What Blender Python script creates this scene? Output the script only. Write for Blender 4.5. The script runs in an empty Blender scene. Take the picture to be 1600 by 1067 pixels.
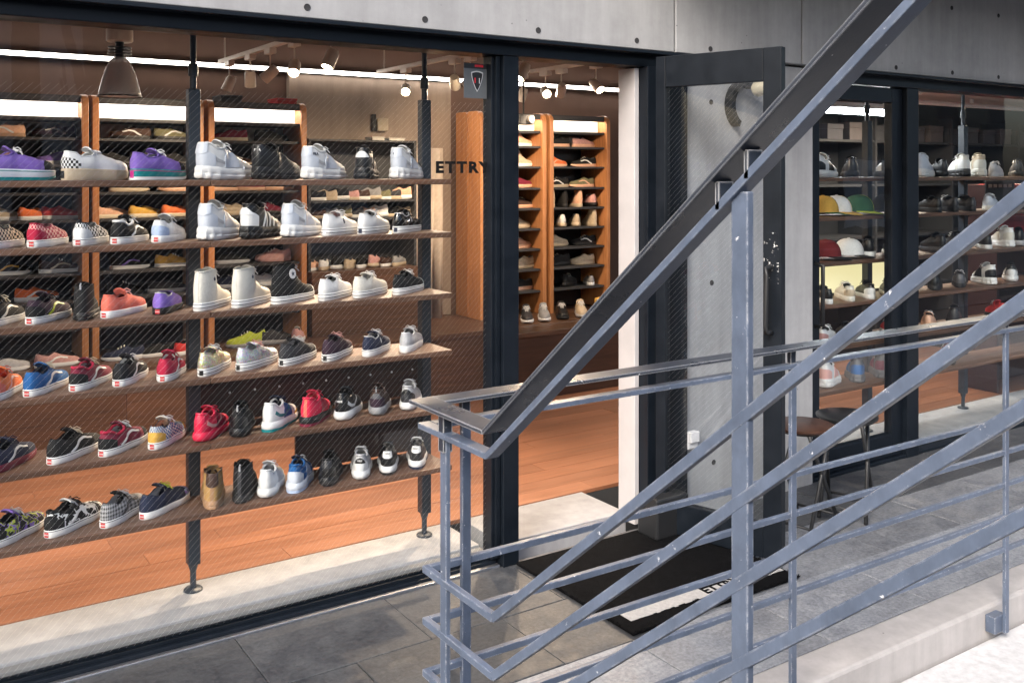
import bpy, bmesh, math, random
from mathutils import Vector, Matrix
from math import sin, cos, pi, radians, acos, sqrt
random.seed(11)
S = bpy.context.scene
COLL = S.collection

# ------------------------------------------------------------------ camera, sky, sun, exposure
EYE = 1.70
cd = bpy.data.cameras.new('camera'); cam = bpy.data.objects.new('camera', cd); COLL.objects.link(cam)
cam.location = (0, 0, EYE)
cam.rotation_euler = (radians(90), 0, radians(-33.6))
cd.sensor_width = 36; cd.lens = 33.82; cd.shift_y = -0.1647
cd.clip_start = 0.05; cd.clip_end = 900
S.camera = cam

SUN_EL, SUN_AZ = 38, 236          # degrees; azimuth measured clockwise from +Y
w = bpy.data.worlds.new('World'); S.world = w; w.use_nodes = True
nt = w.node_tree; nt.nodes.clear()
out = nt.nodes.new('ShaderNodeOutputWorld'); bg = nt.nodes.new('ShaderNodeBackground')
sky = nt.nodes.new('ShaderNodeTexSky'); sky.sky_type = 'NISHITA'; sky.sun_disc = False
sky.sun_elevation = radians(SUN_EL); sky.sun_rotation = radians(SUN_AZ)
sky.air_density = 1.0; sky.dust_density = 4.0; sky.ozone_density = 1.0
bg.inputs['Strength'].default_value = 0.13
nt.links.new(sky.outputs[0], bg.inputs[0]); nt.links.new(bg.outputs[0], out.inputs[0])
sl = bpy.data.lights.new('sun', 'SUN'); sl.energy = 1.25; sl.angle = radians(22); sl.color = (1, .97, .93)
sun = bpy.data.objects.new('sun', sl); COLL.objects.link(sun)
_d = Vector((sin(radians(SUN_AZ))*cos(radians(SUN_EL)), cos(radians(SUN_AZ))*cos(radians(SUN_EL)), sin(radians(SUN_EL))))
sun.rotation_euler = (-_d).to_track_quat('-Z', 'Y').to_euler(); sun.location = (-4, -6, 9)

S.view_settings.view_transform = 'Standard'; S.view_settings.look = 'None'
S.view_settings.gamma = 1; S.view_settings.use_curve_mapping = False
S.view_settings.exposure = 1.3
S.render.engine = 'CYCLES'
cy = S.cycles
cy.use_denoising = True
cy.max_bounces = 8; cy.diffuse_bounces = 4; cy.glossy_bounces = 4; cy.transmission_bounces = 6; cy.transparent_max_bounces = 24
cy.caustics_reflective = False; cy.caustics_refractive = False
cy.sample_clamp_indirect = 6
cy.use_light_tree = True

# ------------------------------------------------------------------ helpers: objects
CF, SF = cos(radians(56.4)), sin(radians(56.4))
def x_at(u, y):
    """world X of the survey line u (photo column) on the plane at distance y from the camera"""
    k = (u - 800)/1503.0
    return y*(CF + k*SF)/(SF - k*CF)

def tag(o, label=None, cat=None, group=None, kind=None):
    if label: o['label'] = label
    if cat: o['category'] = cat
    if group: o['group'] = group
    if kind: o['kind'] = kind
    return o

def thing(name, loc, label, cat, group=None, rz=0.0):
    o = bpy.data.objects.new(name, None); o.empty_display_size = .05
    COLL.objects.link(o); o.location = loc; o.rotation_euler = (0, 0, rz)
    return tag(o, label, cat, group)

def link(name, me, mat=None, parent=None, loc=None):
    o = bpy.data.objects.new(name, me); COLL.objects.link(o)
    if parent is not None: o.parent = parent
    if loc is not None: o.location = loc
    if mat is not None:
        if not me.materials: me.materials.append(None)
        o.material_slots[0].link = 'OBJECT'; o.material_slots[0].material = mat
    return o

class MB:
    def __init__(s): s.v = []; s.f = []; s.uv = []; s.has_uv = False
    def add(s, vs, fs, uvs=None):
        b = len(s.v); s.v += [tuple(v) for v in vs]; s.f += [tuple(i + b for i in f) for f in fs]
        if uvs: s.has_uv = True; s.uv += uvs
        else: s.uv += [(0, 0)]*len(vs)
        return s
    def box(s, x0, x1, y0, y1, z0, z1):
        vs = [(x0,y0,z0),(x1,y0,z0),(x1,y1,z0),(x0,y1,z0),(x0,y0,z1),(x1,y0,z1),(x1,y1,z1),(x0,y1,z1)]
        return s.add(vs, [(0,3,2,1),(4,5,6,7),(0,1,5,4),(1,2,6,5),(2,3,7,6),(3,0,4,7)])
    def bar(s, a, b, wv, hv):
        """box from a to b; wv, hv are half-extent vectors of the section"""
        a, b, wv, hv = Vector(a), Vector(b), Vector(wv), Vector(hv)
        vs = [a-wv-hv, a+wv-hv, a+wv+hv, a-wv+hv, b-wv-hv, b+wv-hv, b+wv+hv, b-wv+hv]
        return s.add(vs, [(0,1,2,3),(7,6,5,4),(0,4,5,1),(1,5,6,2),(2,6,7,3),(3,7,4,0)])
    def lathe(s, prof, n=20, c=(0,0,0), cap=True):
        vs = []; fs = []
        m = len(prof)
        for i in range(n):
            a = 2*pi*i/n
            for r, z in prof: vs.append((c[0]+r*cos(a), c[1]+r*sin(a), c[2]+z))
        for i in range(n):
            j = (i+1) % n
            for k in range(m-1): fs.append((i*m+k, j*m+k, j*m+k+1, i*m+k+1))
        if cap:
            fs.append(tuple(i*m for i in range(n))[::-1]); fs.append(tuple(i*m+m-1 for i in range(n)))
        return s.add(vs, fs)
    def tube(s, pts, r, n=8, closed=False):
        pts = [Vector(p) for p in pts]; m = len(pts); vs = []; fs = []
        for i, p in enumerate(pts):
            if closed: t = pts[(i+1) % m]-pts[i-1]
            else: t = pts[min(i+1, m-1)]-pts[max(i-1, 0)]
            t.normalize()
            up = Vector((0,0,1)) if abs(t.z) < .9 else Vector((1,0,0))
            a = t.cross(up).normalized(); b = t.cross(a).normalized()
            rr = r[i] if isinstance(r, (list, tuple)) else r
            for k in range(n):
                q = 2*pi*k/n; vs.append(p+a*cos(q)*rr+b*sin(q)*rr)
        for i in range(m if closed else m-1):
            j = (i+1) % m
            for k in range(n):
                l = (k+1) % n; fs.append((i*n+k, i*n+l, j*n+l, j*n+k))
        if not closed:
            fs.append(tuple(range(n))[::-1]); fs.append(tuple((m-1)*n+k for k in range(n)))
        return s.add(vs, fs)
    def mesh(s, name, smooth=False, merge=False, norm=True):
        me = bpy.data.meshes.new(name); me.from_pydata(s.v, [], s.f)
        if s.has_uv:
            ul = me.uv_layers.new(name='UVMap')
            for l in me.loops: ul.data[l.index].uv = s.uv[l.vertex_index]
        if merge or norm:
            bm = bmesh.new(); bm.from_mesh(me)
            if merge: bmesh.ops.remove_doubles(bm, verts=bm.verts, dist=2e-5)
            if norm: bmesh.ops.recalc_face_normals(bm, faces=bm.faces)
            bm.to_mesh(me); bm.free()
        if smooth is True:
            me.polygons.foreach_set('use_smooth', [True]*len(me.polygons))
        elif smooth:
            me.polygons.foreach_set('use_smooth', [True]*len(me.polygons))
            me.set_sharp_from_angle(angle=radians(smooth))
        me.update(); return me
    def obj(s, name, mat, parent=None, smooth=False, bevel=0, loc=None):
        o = link(name, s.mesh(name, smooth), mat, parent, loc)
        if bevel:
            b = o.modifiers.new('Bevel', 'BEVEL'); b.width = bevel; b.segments = 2; b.limit_method = 'ANGLE'
        return o

def text_mesh(txt, size, depth=.0006, bold=0.0, spacing=1.0):
    cu = bpy.data.curves.new('lettering', 'FONT'); cu.body = txt; cu.size = size; cu.extrude = depth
    cu.offset = bold; cu.resolution_u = 2; cu.align_x = 'LEFT'; cu.space_character = spacing
    o = bpy.data.objects.new('lettering', cu); COLL.objects.link(o)
    dg = bpy.context.evaluated_depsgraph_get()
    me = bpy.data.meshes.new_from_object(o.evaluated_get(dg))
    bpy.data.objects.remove(o); bpy.data.curves.remove(cu)
    me.materials.clear()
    return me

# ------------------------------------------------------------------ helpers: materials
_M = {}
def newmat(name):
    m = bpy.data.materials.new(name); m.use_nodes = True
    nt = m.node_tree; b = nt.nodes['Principled BSDF']
    return m, nt, b
def rgba(c): return (c[0], c[1], c[2], 1)
def node(nt, t, **kw):
    n = nt.nodes.new(t)
    for k, v in kw.items(): setattr(n, k, v)
    return n
def mixrgb(nt, fac, a, b, blend='MIX'):
    n = nt.nodes.new('ShaderNodeMix'); n.data_type = 'RGBA'; n.blend_type = blend
    for s, val in ((n.inputs[0], fac), (n.inputs[6], a), (n.inputs[7], b)):
        if hasattr(val, 'is_linked'): nt.links.new(val, s)
        elif isinstance(val, (tuple, list)): s.default_value = rgba(val)
        else: s.default_value = val
    return n.outputs[2]
def ramp(nt, src, stops):
    n = nt.nodes.new('ShaderNodeValToRGB'); e = n.color_ramp.elements
    while len(e) > len(stops): e.remove(e[-1])
    while len(e) < len(stops): e.new(1)
    for i, (p, c) in enumerate(stops):
        e[i].position = p; e[i].color = rgba(c) if isinstance(c, (tuple, list)) else (c, c, c, 1)
    nt.links.new(src, n.inputs[0]); return n.outputs[0]
def noise(nt, vec, scale, detail=4, rough=.6, dist=0):
    n = nt.nodes.new('ShaderNodeTexNoise'); n.inputs['Scale'].default_value = scale
    n.inputs['Detail'].default_value = detail; n.inputs['Roughness'].default_value = rough; n.inputs['Distortion'].default_value = dist
    nt.links.new(vec, n.inputs['Vector']); return n.outputs[0]
def coord(nt, which='Object', scale=(1,1,1), rot=(0,0,0)):
    t = nt.nodes.new('ShaderNodeTexCoord'); mp = nt.nodes.new('ShaderNodeMapping')
    mp.inputs['Scale'].default_value = scale; mp.inputs['Rotation'].default_value = rot
    nt.links.new(t.outputs[which], mp.inputs['Vector']); return mp.outputs[0]
def wcoord(nt, scale=(1,1,1)):
    t = nt.nodes.new('ShaderNodeNewGeometry'); mp = nt.nodes.new('ShaderNodeMapping')
    mp.inputs['Scale'].default_value = scale
    nt.links.new(t.outputs['Position'], mp.inputs['Vector']); return mp.outputs[0]
def bump(nt, b, h, strength=.2, dist=.002):
    n = nt.nodes.new('ShaderNodeBump'); n.inputs['Strength'].default_value = strength; n.inputs['Distance'].default_value = dist
    nt.links.new(h, n.inputs['Height']); nt.links.new(n.outputs[0], b.inputs['Normal'])

def simple(name, col, rough=.6, metal=0, var=.12, scale=14, bmp=.12, bscale=400, bdist=.0006, spec=.5, coat=0):
    if name in _M: return _M[name]
    m, nt, b = newmat(name)
    c = coord(nt)
    n = noise(nt, c, scale, 5)
    dark = tuple(x*(1-var) for x in col); lite = tuple(min(1, x*(1+var)) for x in col)
    nt.links.new(ramp(nt, n, [(.3, dark), (.7, lite)]), b.inputs['Base Color'])
    b.inputs['Roughness'].default_value = rough; b.inputs['Metallic'].default_value = metal
    b.inputs['Specular IOR Level'].default_value = spec
    b.inputs['Coat Weight'].default_value = coat
    if bmp: bump(nt, b, noise(nt, c, bscale, 2), bmp, bdist)
    _M[name] = m; return m
def emis(name, col, s):
    if name in _M: return _M[name]
    m, nt, b = newmat(name)
    b.inputs['Base Color'].default_value = (.8,.8,.8,1)
    b.inputs['Emission Color'].default_value = rgba(col); b.inputs['Emission Strength'].default_value = s
    _M[name] = m; return m

def painted_steel(name, col, rough, chip, chipcol=(.62,.62,.64), chipscale=55, spec=.5, wear=0):
    if name in _M: return _M[name]
    m, nt, b = newmat(name); c = wcoord(nt)
    n1 = noise(nt, c, 9, 5); n2 = noise(nt, c, chipscale, 6, .7)
    base = ramp(nt, n1, [(.25, tuple(x*.68 for x in col)), (.75, tuple(x*1.3 for x in col))])
    base = mixrgb(nt, .20, base, ramp(nt, noise(nt, wcoord(nt, (60, 60, 30)), 1.0, 6, .7), [(.32, tuple(x*.5 for x in col)), (.68, tuple(x*1.4 for x in col))]))
    mask = ramp(nt, n2, [(chip, 0.0), (chip+.035, 1.0)])
    colr = mixrgb(nt, mask, base, chipcol)
    if wear:
        bv = node(nt, 'ShaderNodeBevel'); bv.samples = 4; bv.inputs['Radius'].default_value = .0065
        ge = node(nt, 'ShaderNodeNewGeometry'); dt = node(nt, 'ShaderNodeVectorMath', operation='DOT_PRODUCT')
        nt.links.new(bv.outputs[0], dt.inputs[0]); nt.links.new(ge.outputs['Normal'], dt.inputs[1])
        em = ramp(nt, dt.outputs['Value'], [(.72, 1.0), (.97, 0.0)])
        nz = ramp(nt, noise(nt, c, 26, 6, .75), [(.5-wear, 0.0), (.62-wear*.5, 1.0)])
        em = mixrgb(nt, 1, em, nz, 'MULTIPLY')
        colr = mixrgb(nt, em, colr, tuple(x*.85 for x in chipcol))
    nt.links.new(colr, b.inputs['Base Color'])
    nt.links.new(ramp(nt, n1, [(.3, rough*.8), (.7, min(1, rough*1.3))]), b.inputs['Roughness']); b.inputs['Specular IOR Level'].default_value = spec
    bump(nt, b, mixrgb(nt, .5, n2, noise(nt, c, 220, 3)), .22, .0012)
    _M[name] = m; return m

def concrete(name, col, pit=True):
    m, nt, b = newmat(name); c = wcoord(nt)
    n1 = noise(nt, c, 1.7, 6, .62); n2 = noise(nt, c, 14, 6, .7); n3 = noise(nt, wcoord(nt, (7, 7, .7)), 1.5, 4)
    a = ramp(nt, n1, [(.3, tuple(x*.80 for x in col)), (.7, tuple(x*1.16 for x in col))])
    a = mixrgb(nt, .28, a, ramp(nt, n2, [(.35, tuple(x*.7 for x in col)), (.65, tuple(x*1.2 for x in col))]))
    a = mixrgb(nt, .36, a, ramp(nt, n3, [(.35, tuple(x*.6 for x in col)), (.7, tuple(x*1.15 for x in col))]))
    if pit:
        v = node(nt, 'ShaderNodeTexVoronoi'); v.inputs['Scale'].default_value = 17; nt.links.new(c, v.inputs['Vector'])
        pm = ramp(nt, v.outputs['Distance'], [(.035, 1.0), (.075, 0.0)])
        sel = ramp(nt, noise(nt, c, 5, 2), [(.55, 0.0), (.6, 1.0)])
        k = mixrgb(nt, 1, pm, sel, 'MULTIPLY')
        a = mixrgb(nt, k, a, tuple(x*.3 for x in col))
    nt.links.new(a, b.inputs['Base Color']); b.inputs['Roughness'].default_value = .78
    bump(nt, b, mixrgb(nt, .5, n2, noise(nt, c, 120, 4)), .25, .003)
    return m

def wood(name, c1, c2, axis='X', rough=.42, scale=1.0, coat=.0, rnd=.25):
    m, nt, b = newmat(name)
    sc = {'X': (.9, 14, 14), 'Y': (14, .9, 14), 'Z': (14, 14, .9)}[axis]
    c = wcoord(nt, tuple(s*scale for s in sc))
    oi = node(nt, 'ShaderNodeObjectInfo')
    add = node(nt, 'ShaderNodeVectorMath', operation='ADD'); nt.links.new(c, add.inputs[0])
    cmb = node(nt, 'ShaderNodeCombineXYZ')
    mul = node(nt, 'ShaderNodeMath', operation='MULTIPLY'); mul.inputs[1].default_value = 37
    nt.links.new(oi.outputs['Random'], mul.inputs[0])
    for i in range(3): nt.links.new(mul.outputs[0], cmb.inputs[i])
    nt.links.new(cmb.outputs[0], add.inputs[1])
    n = noise(nt, add.outputs[0], 1.6, 7, .65, .9)
    a = ramp(nt, n, [(.28, c1), (.5, tuple((x+y)/2 for x, y in zip(c1, c2))), (.72, c2)])
    fine = noise(nt, add.outputs[0], 9, 3, .6)
    a = mixrgb(nt, .25, a, ramp(nt, fine, [(.4, tuple(x*.55 for x in c1)), (.6, c2)]))
    tone = ramp(nt, oi.outputs['Random'], [(0, 1-rnd), (1, 1+rnd*.6)])
    a = mixrgb(nt, 1, a, tone, 'MULTIPLY')
    nt.links.new(a, b.inputs['Base Color'])
    nt.links.new(ramp(nt, fine, [(.3, rough*.8), (.7, rough*1.25)]), b.inputs['Roughness'])
    b.inputs['Coat Weight'].default_value = coat; b.inputs['Coat Roughness'].default_value = .2
    bump(nt, b, fine, .12, .001)
    return m

def glass(name, tint=(1,1,1), boost=1.0):
    m = bpy.data.materials.new(name); m.use_nodes = True; nt = m.node_tree; nt.nodes.clear()
    o = node(nt, 'ShaderNodeOutputMaterial'); t = node(nt, 'ShaderNodeBsdfTransparent'); g = node(nt, 'ShaderNodeBsdfGlossy')
    g.inputs['Roughness'].default_value = .0; t.inputs['Color'].default_value = rgba(tint)
    fr = node(nt, 'ShaderNodeFresnel'); fr.inputs['IOR'].default_value = 1.45
    n = noise(nt, wcoord(nt), 3.0, 2); bp = node(nt, 'ShaderNodeBump'); bp.inputs['Strength'].default_value = .06; bp.inputs['Distance'].default_value = .01
    nt.links.new(n, bp.inputs['Height']); nt.links.new(bp.outputs[0], g.inputs['Normal'])
    ge = node(nt, 'ShaderNodeNewGeometry'); iv = node(nt, 'ShaderNodeMath', operation='SUBTRACT'); iv.inputs[0].default_value = 1
    nt.links.new(ge.outputs['Backfacing'], iv.inputs[1])
    m0 = node(nt, 'ShaderNodeMath', operation='MULTIPLY'); nt.links.new(fr.outputs[0], m0.inputs[0]); nt.links.new(iv.outputs[0], m0.inputs[1])
    mu = node(nt, 'ShaderNodeMath', operation='MULTIPLY'); mu.inputs[1].default_value = boost; mu.use_clamp = True
    nt.links.new(m0.outputs[0], mu.inputs[0])
    mx = node(nt, 'ShaderNodeMixShader'); nt.links.new(mu.outputs[0], mx.inputs[0])
    nt.links.new(t.outputs[0], mx.inputs[1]); nt.links.new(g.outputs[0], mx.inputs[2]); nt.links.new(mx.outputs[0], o.inputs[0])
    return m

def paving(name='paving_stone', g=1.0):
    m, nt, b = newmat(name); c = wcoord(nt); oi = node(nt, 'ShaderNodeObjectInfo')
    n1 = noise(nt, c, 2.2, 6, .65); n2 = noise(nt, c, 60, 6, .75); n3 = noise(nt, c, 9, 5, .7)
    a = ramp(nt, n1, [(.3, (.068,.075,.088)), (.7, (.19,.207,.232))])
    a = mixrgb(nt, .5, a, ramp(nt, n2, [(.36, (.03,.032,.036)), (.66, (.25,.26,.28))]))
    a = mixrgb(nt, .25, a, ramp(nt, n3, [(.4, (.045,.045,.05)), (.68, (.24,.24,.235))]))
    a = mixrgb(nt, 1, a, ramp(nt, oi.outputs['Random'], [(0, .88*g), (1, 1.1*g)]), 'MULTIPLY')
    nt.links.new(a, b.inputs['Base Color'])
    nt.links.new(ramp(nt, n3, [(.3, .34), (.7, .65)]), b.inputs['Roughness'])
    bump(nt, b, mixrgb(nt, .5, n2, n3), .5, .004)
    return m

NAVY = (.006, .009, .014)
M_frame = painted_steel('frame_paint', NAVY, .38, .79, (.25,.26,.28), 40, .28)
M_rail = painted_steel('rail_paint', (.100, .128, .185), .36, .665, (.72,.73,.76), 48, wear=.04)
M_post = painted_steel('post_paint', (.035, .045, .06), .4, .80, (.3,.3,.3), 60)
M_scuff = painted_steel('scuffed_paint', NAVY, .38, .60, (.75,.75,.74), 48, .28)
M_conc = concrete('fair_faced_concrete', (.385, .388, .396))
M_conc_step = concrete('terrace_edge_concrete', (.46, .44, .43))
M_sill = concrete('pale_screed', (.37, .37, .385), False)
M_sillgrey = concrete('grey_screed', (.22, .22, .225), False)
M_wallin = concrete('interior_concrete', (.34, .27, .22), False)
M_wallbrown = simple('brown_wall_paint', (.13, .075, .055), .7, 0, .2, 2)
M_ceil = concrete('ceiling_concrete', (.30, .27, .25), False)
M_dark = simple('charcoal_panel', (.035, .036, .04), .6, 0, .2, 3)
M_plug = simple('shaded_mortar_plug', (.035, .035, .038), .95)  # grey plug and the shade of its recess in one dark colour
M_seam = simple('joint_dark', (.05, .05, .052), .9)
M_grout = simple('grout', (.11, .11, .115), .95, 0, .3, 30)
M_black = simple('black_plastic', (.016, .017, .019), .45)
M_white = simple('white_paint', (.78, .76, .76), .5, 0, .05)
M_alu = simple('aluminium', (.62, .63, .66), .38, 1, .12, 30)
M_walnut = wood('walnut_board', (.070, .035, .021), (.19, .098, .060), 'X', .45)
M_upright = wood('oak_upright', (.36, .14, .052), (.58, .27, .11), 'Z', .4, 1, .15)
M_plank = wood('floor_plank', (.28, .115, .060), (.45, .20, .110), 'X', .36, .7, .25)
M_plinth = wood('plinth_wood', (.065, .034, .022), (.16, .08, .045), 'X', .4, .8, .1)
M_pav = paving('paving_stone', .48); M_pav2 = paving('skylit_paving_stone', 1.9); M_pav3 = paving('half_lit_paving_stone', 1.35)  # copies carry open-sky light and shade in their tone, brightest in front
M_glass = glass('window_glass', (.97, .98, .98), 1.25)
M_glassdoor = glass('door_leaf_glass', (.93, .945, .955), 2.4)
M_glassd = glass('door_glass', (.95, .97, .97), 1.7)
M_wire = simple('glass_wire', (.78, .77, .76), .35, .3, .05)
M_street = simple('white_street_concrete', (.56, .555, .55), .9, 0, .16, 26, .4, 60, .004)
M_asph = simple('asphalt', (.04, .04, .043), .9, 0, .3, 30, .6, 200, .004)
M_mat = simple('mat_pile', (.0045, .0047, .0055), .95, 0, .4, 40, 1, 300, .006, spec=.08)
M_matw = simple('mat_white_pile', (.50, .49, .48), .95, 0, .15, 60, 1, 320, .005)

# ------------------------------------------------------------------ setting: ground, terrace, shop shell
YF = 3.50                     # facade plane
street = tag(MB().box(-250, 250, -250, 2.10, -.60, -.170).obj('street_ground', M_asph), kind='structure')
tag(MB().box(2.9, 14, 1.0, 2.095, -.168, -.118).obj('white_pavement', M_street, bevel=.004), kind='structure')
under = tag(MB().box(-6, 12, 2.12, 3.52, -.60, -.009).obj('terrace_floor', M_grout), kind='structure')
def paving_tiles():
    tw, th, g = .60, .41, .0028
    for j, y0 in enumerate((2.265, 2.675, 3.085)):
        xs = -1.9 + (.3 if j % 2 else 0)
        for i in range(17):
            x0 = xs + i*tw
            d = random.uniform(-.0025, .0025)
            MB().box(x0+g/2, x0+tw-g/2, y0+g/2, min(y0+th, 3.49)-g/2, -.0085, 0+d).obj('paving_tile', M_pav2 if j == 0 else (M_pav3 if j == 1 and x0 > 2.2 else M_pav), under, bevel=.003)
paving_tiles()
kerb = tag(MB().box(-6, 12, 2.105, 2.262, -.59, .004).obj('terrace_edge_kerb', M_conc_step, bevel=.012), kind='structure')

# sill strip along the shop front: metal strip, channel, kerb
sill = tag(MB().box(-3, 2.245, 3.64, 3.955, -.3, .05).obj('window_sill_floor', M_sill, bevel=.004), kind='structure')
tag(MB().box(-3, 2.245, 3.595, 3.638, -.3, .040).obj('sill_kerb', M_sillgrey, bevel=.004), kind='structure')
tag(MB().box(2.341, 3.06, 3.60, 3.955, -.3, .048).obj('doorway_floor', M_sill, bevel=.004), kind='structure')
tag(MB().box(4.30, 12, 3.60, 3.955, -.3, .049).obj('side_sill_floor', M_sill, bevel=.004), kind='structure')

sf = tag(MB().box(-3, 12, 3.957, 7.2, -.4, .030).obj('shop_floor', M_seam), kind='structure')
yy = 3.958; r = 0
while yy < 6.0:
    x = -2.9 - random.random()*1.5
    while x < 9.0:
        ln = random.uniform(1.6, 2.4)
        if x + ln > -1.2:
            MB().box(x+.001, x+ln-.001, yy+.001, yy+.129, .032, .0505+random.uniform(-.0006, .0006)).obj('floor_plank', M_plank, sf)
        x += ln
    yy += .13; r += 1

tag(MB().box(-3.1, 12.1, 6.86, 7.0, -.1, 2.9).obj('wall_back', M_wallbrown), kind='structure')
tag(MB().box(-3.1, -3.0, 3.70, 6.85, .051, 2.74).obj('wall_left', M_wallin), kind='structure')
tag(MB().box(12.0, 12.1, 3.70, 6.85, .051, 2.74).obj('wall_right', M_wallin), kind='structure')
tag(MB().box(-3.1, 12.1, 3.70, 6.858, 2.745, 2.9).obj('ceiling', M_ceil), kind='structure')
wg = tag(MB().box(2.55, 3.92, 6.80, 6.858, .55, 2.43).obj('wall_gap_panel', M_wallin), kind='structure')
tag(MB().box(-3, 12, 6.775, 6.857, 2.435, 2.47).obj('ceiling_strip_shelf', M_dark), kind='structure')

# concrete front: lintel panels with recessed joints, pier
front = thing('concrete_facade', (0, YF, 2.28), 'grey fair-faced concrete wall with tie holes above and beside the shop windows', 'wall')
front_off = Vector((0, -YF, -2.28))
def child(mb, name, mat, parent, **kw):
    o = mb.obj(name, mat, parent, **kw); o.matrix_parent_inverse = Matrix.Translation(-parent.location); return o
child(MB().box(-5, 10.5, YF+.02, 3.69, 2.282, 5.2), 'wall_core', M_seam, front)
xj = [-5, -.9, x_at(1055, 3.43), x_at(1253, 3.43), 6.9, 10.5]
for i in range(5):
    g = .006
    a, b = xj[i]+g, xj[i+1]-g
    child(MB().box(a, b, 3.43, YF+.018, 2.28, 5.2), 'wall_panel', M_conc, front, bevel=.004)
pier_x0, pier_x1 = 3.318, 4.28
child(MB().box(pier_x0, pier_x1, 3.47, 3.62, -.02, 2.268), 'pier', M_conc, front, bevel=.004)
def tie_hole(x, y, z):
    mb = MB()
    mb.lathe([(.0135, -.004), (.0135, .0015), (.0105, .0015), (.0095, .0006)], 14)
    o = mb.obj('tie_hole', M_plug, front, smooth=40)
    o.matrix_parent_inverse = Matrix.Translation(-front.location)
    o.location = (x, y, z); o.rotation_euler = (radians(90), 0, 0)
def z_at(u, v, y):
    k = (u-800)/1503.0; t = y/(SF-k*CF); return EYE+(270-v)*t/1503
for u, v in ((480,12),(664,31),(841,48),(995,64),(1110,77),(1400,106),(1488,114),(1560,121),(1487,13),(1560,25)):
    tie_hole(x_at(u, 3.43), 3.43, z_at(u, v, 3.43))
for u, v in ((1111,160),(1112,442),(1115,722)):
    tie_hole(x_at(u, 3.47), 3.47, z_at(u, v, 3.47))

# upper walkway slab that shades the right half of the terrace
walk = thing('walkway_slab', (6.6, 2.7, 2.98), 'concrete walkway slab jutting out overhead above the right half of the terrace', 'walkway')
child(MB().box(2.8, 10.5, 2.1, 3.428, 2.95, 3.10), 'slab', M_conc, walk, bevel=.01)
child(MB().box(6.62, 10.5, 3.0, 3.428, 2.30, 2.948), 'drop_beam', M_conc, walk, bevel=.01)

# building across the street, seen mirrored in the glass
ob = thing('office_building', (5, -12, -.17), 'grey office building across the street with rows of dark windows', 'building')
M_ob = simple('opposite_render', (.09, .087, .085), .8, 0, .15, 1.2); M_obw = simple('opposite_window', (.03, .035, .045), .15, 0, .2, 1); M_obs = simple('opposite_sign', (.55, .57, .60), .6)
child(MB().box(-24, 34, -19, -12, -.168, 5.2), 'wall', M_ob, ob)
for i in range(19):
    for j in range(2):
        x = -23+i*3.0
        if j == 0 and i % 3 == 1: child(MB().box(x, x+1.9, -11.995, -11.93, 0, 2.1), 'shutter', M_obs, ob)
        else: child(MB().box(x, x+1.9, -11.995, -11.96, .6+j*2.5, 2.2+j*2.5), 'window', M_obw, ob)

for x, wd in ((.9, .5), (1.75, .28), (2.5, .7)):
    child(MB().box(x, x+wd, -11.93, -11.80, -.165, 5.0), 'pale_column', M_white, ob)

# ------------------------------------------------------------------ window frames, glass, wires
win = thing('shop_window', (.5, 3.53, .03), 'large wire-glass display window in a black steel frame left of the doorway', 'window')
ZH0, ZH1 = 2.205, 2.278
child(MB().box(-3, 3.316, 3.47, 3.60, ZH0, ZH1), 'head_beam', M_frame, win, bevel=.004)
child(MB().box(-3, 3.316, 3.405, 3.468, ZH1-.018, ZH1-.004), 'drip_ledge', M_frame, win, bevel=.002)
child(MB().box(2.262, 2.342, 3.47, 3.60, .0, ZH0-.001), 'mullion', M_frame, win, bevel=.003)
child(MB().box(2.222, 2.2605, 3.505, 3.575, .03, ZH0-.001), 'side_stile', M_frame, win, bevel=.003)
child(MB().box(2.236, 2.2585, 3.49, 3.5045, .04, ZH0-.002), 'glazing_bead', M_frame, win, bevel=.002)
child(MB().box(-3, 2.255, 3.515, 3.592, -.05, .022), 'bottom_channel', M_frame, win, bevel=.003)
child(MB().box(-3, 2.22, 3.5315, 3.5355, .023, .036), 'channel_lip', M_frame, win)
child(MB().box(-3, 2.22, 3.572, 3.578, .023, .034), 'channel_lip', M_frame, win)
child(MB().box(-3, 2.255, 3.488, 3.513, -.05, .009), 'threshold_strip', M_alu, win, bevel=.002)
child(MB().box(-3, 2.2215, 3.545, 3.551, .023, ZH0-.001), 'pane', M_glass, win)
def wires(x0, x1, z0, z1, y, sp, slope, r):
    mb = MB(); h = z1-z0; d = Vector((1, 0, slope)).normalized(); nrm = Vector((-d.z, 0, d.x))
    c = x0 - h if slope > 0 else x0
    while c < x1 + h:
        pts = []
        a = Vector((c, y, z0)); b = Vector((c + h/slope, y, z1)) if slope > 0 else Vector((c - h/abs(slope), y, z1))
        lo, hi = (a, b) if a.x < b.x else (b, a)
        if hi.x > x0 and lo.x < x1:
            def clip(p, q, X): return p + (q-p)*((X-p.x)/(q.x-p.x))
            l2 = clip(lo, hi, x0) if lo.x < x0 else lo
            h2 = clip(lo, hi, x1) if hi.x > x1 else hi
            if (h2-l2).length > .01: mb.bar(l2, h2, nrm*r, Vector((0, r, 0)))
        c += sp
    return mb
wm = child(wires(-1.6, 2.22, .04, 2.0, 3.548, .0262, 1.0, .00010), 'wire_mesh', M_wire, win); wm['kind'] = 'stuff'

# lettering on the glass and the security sticker
let = text_mesh('ETTRY', .068, .0004, .0030, 1.22)
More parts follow.
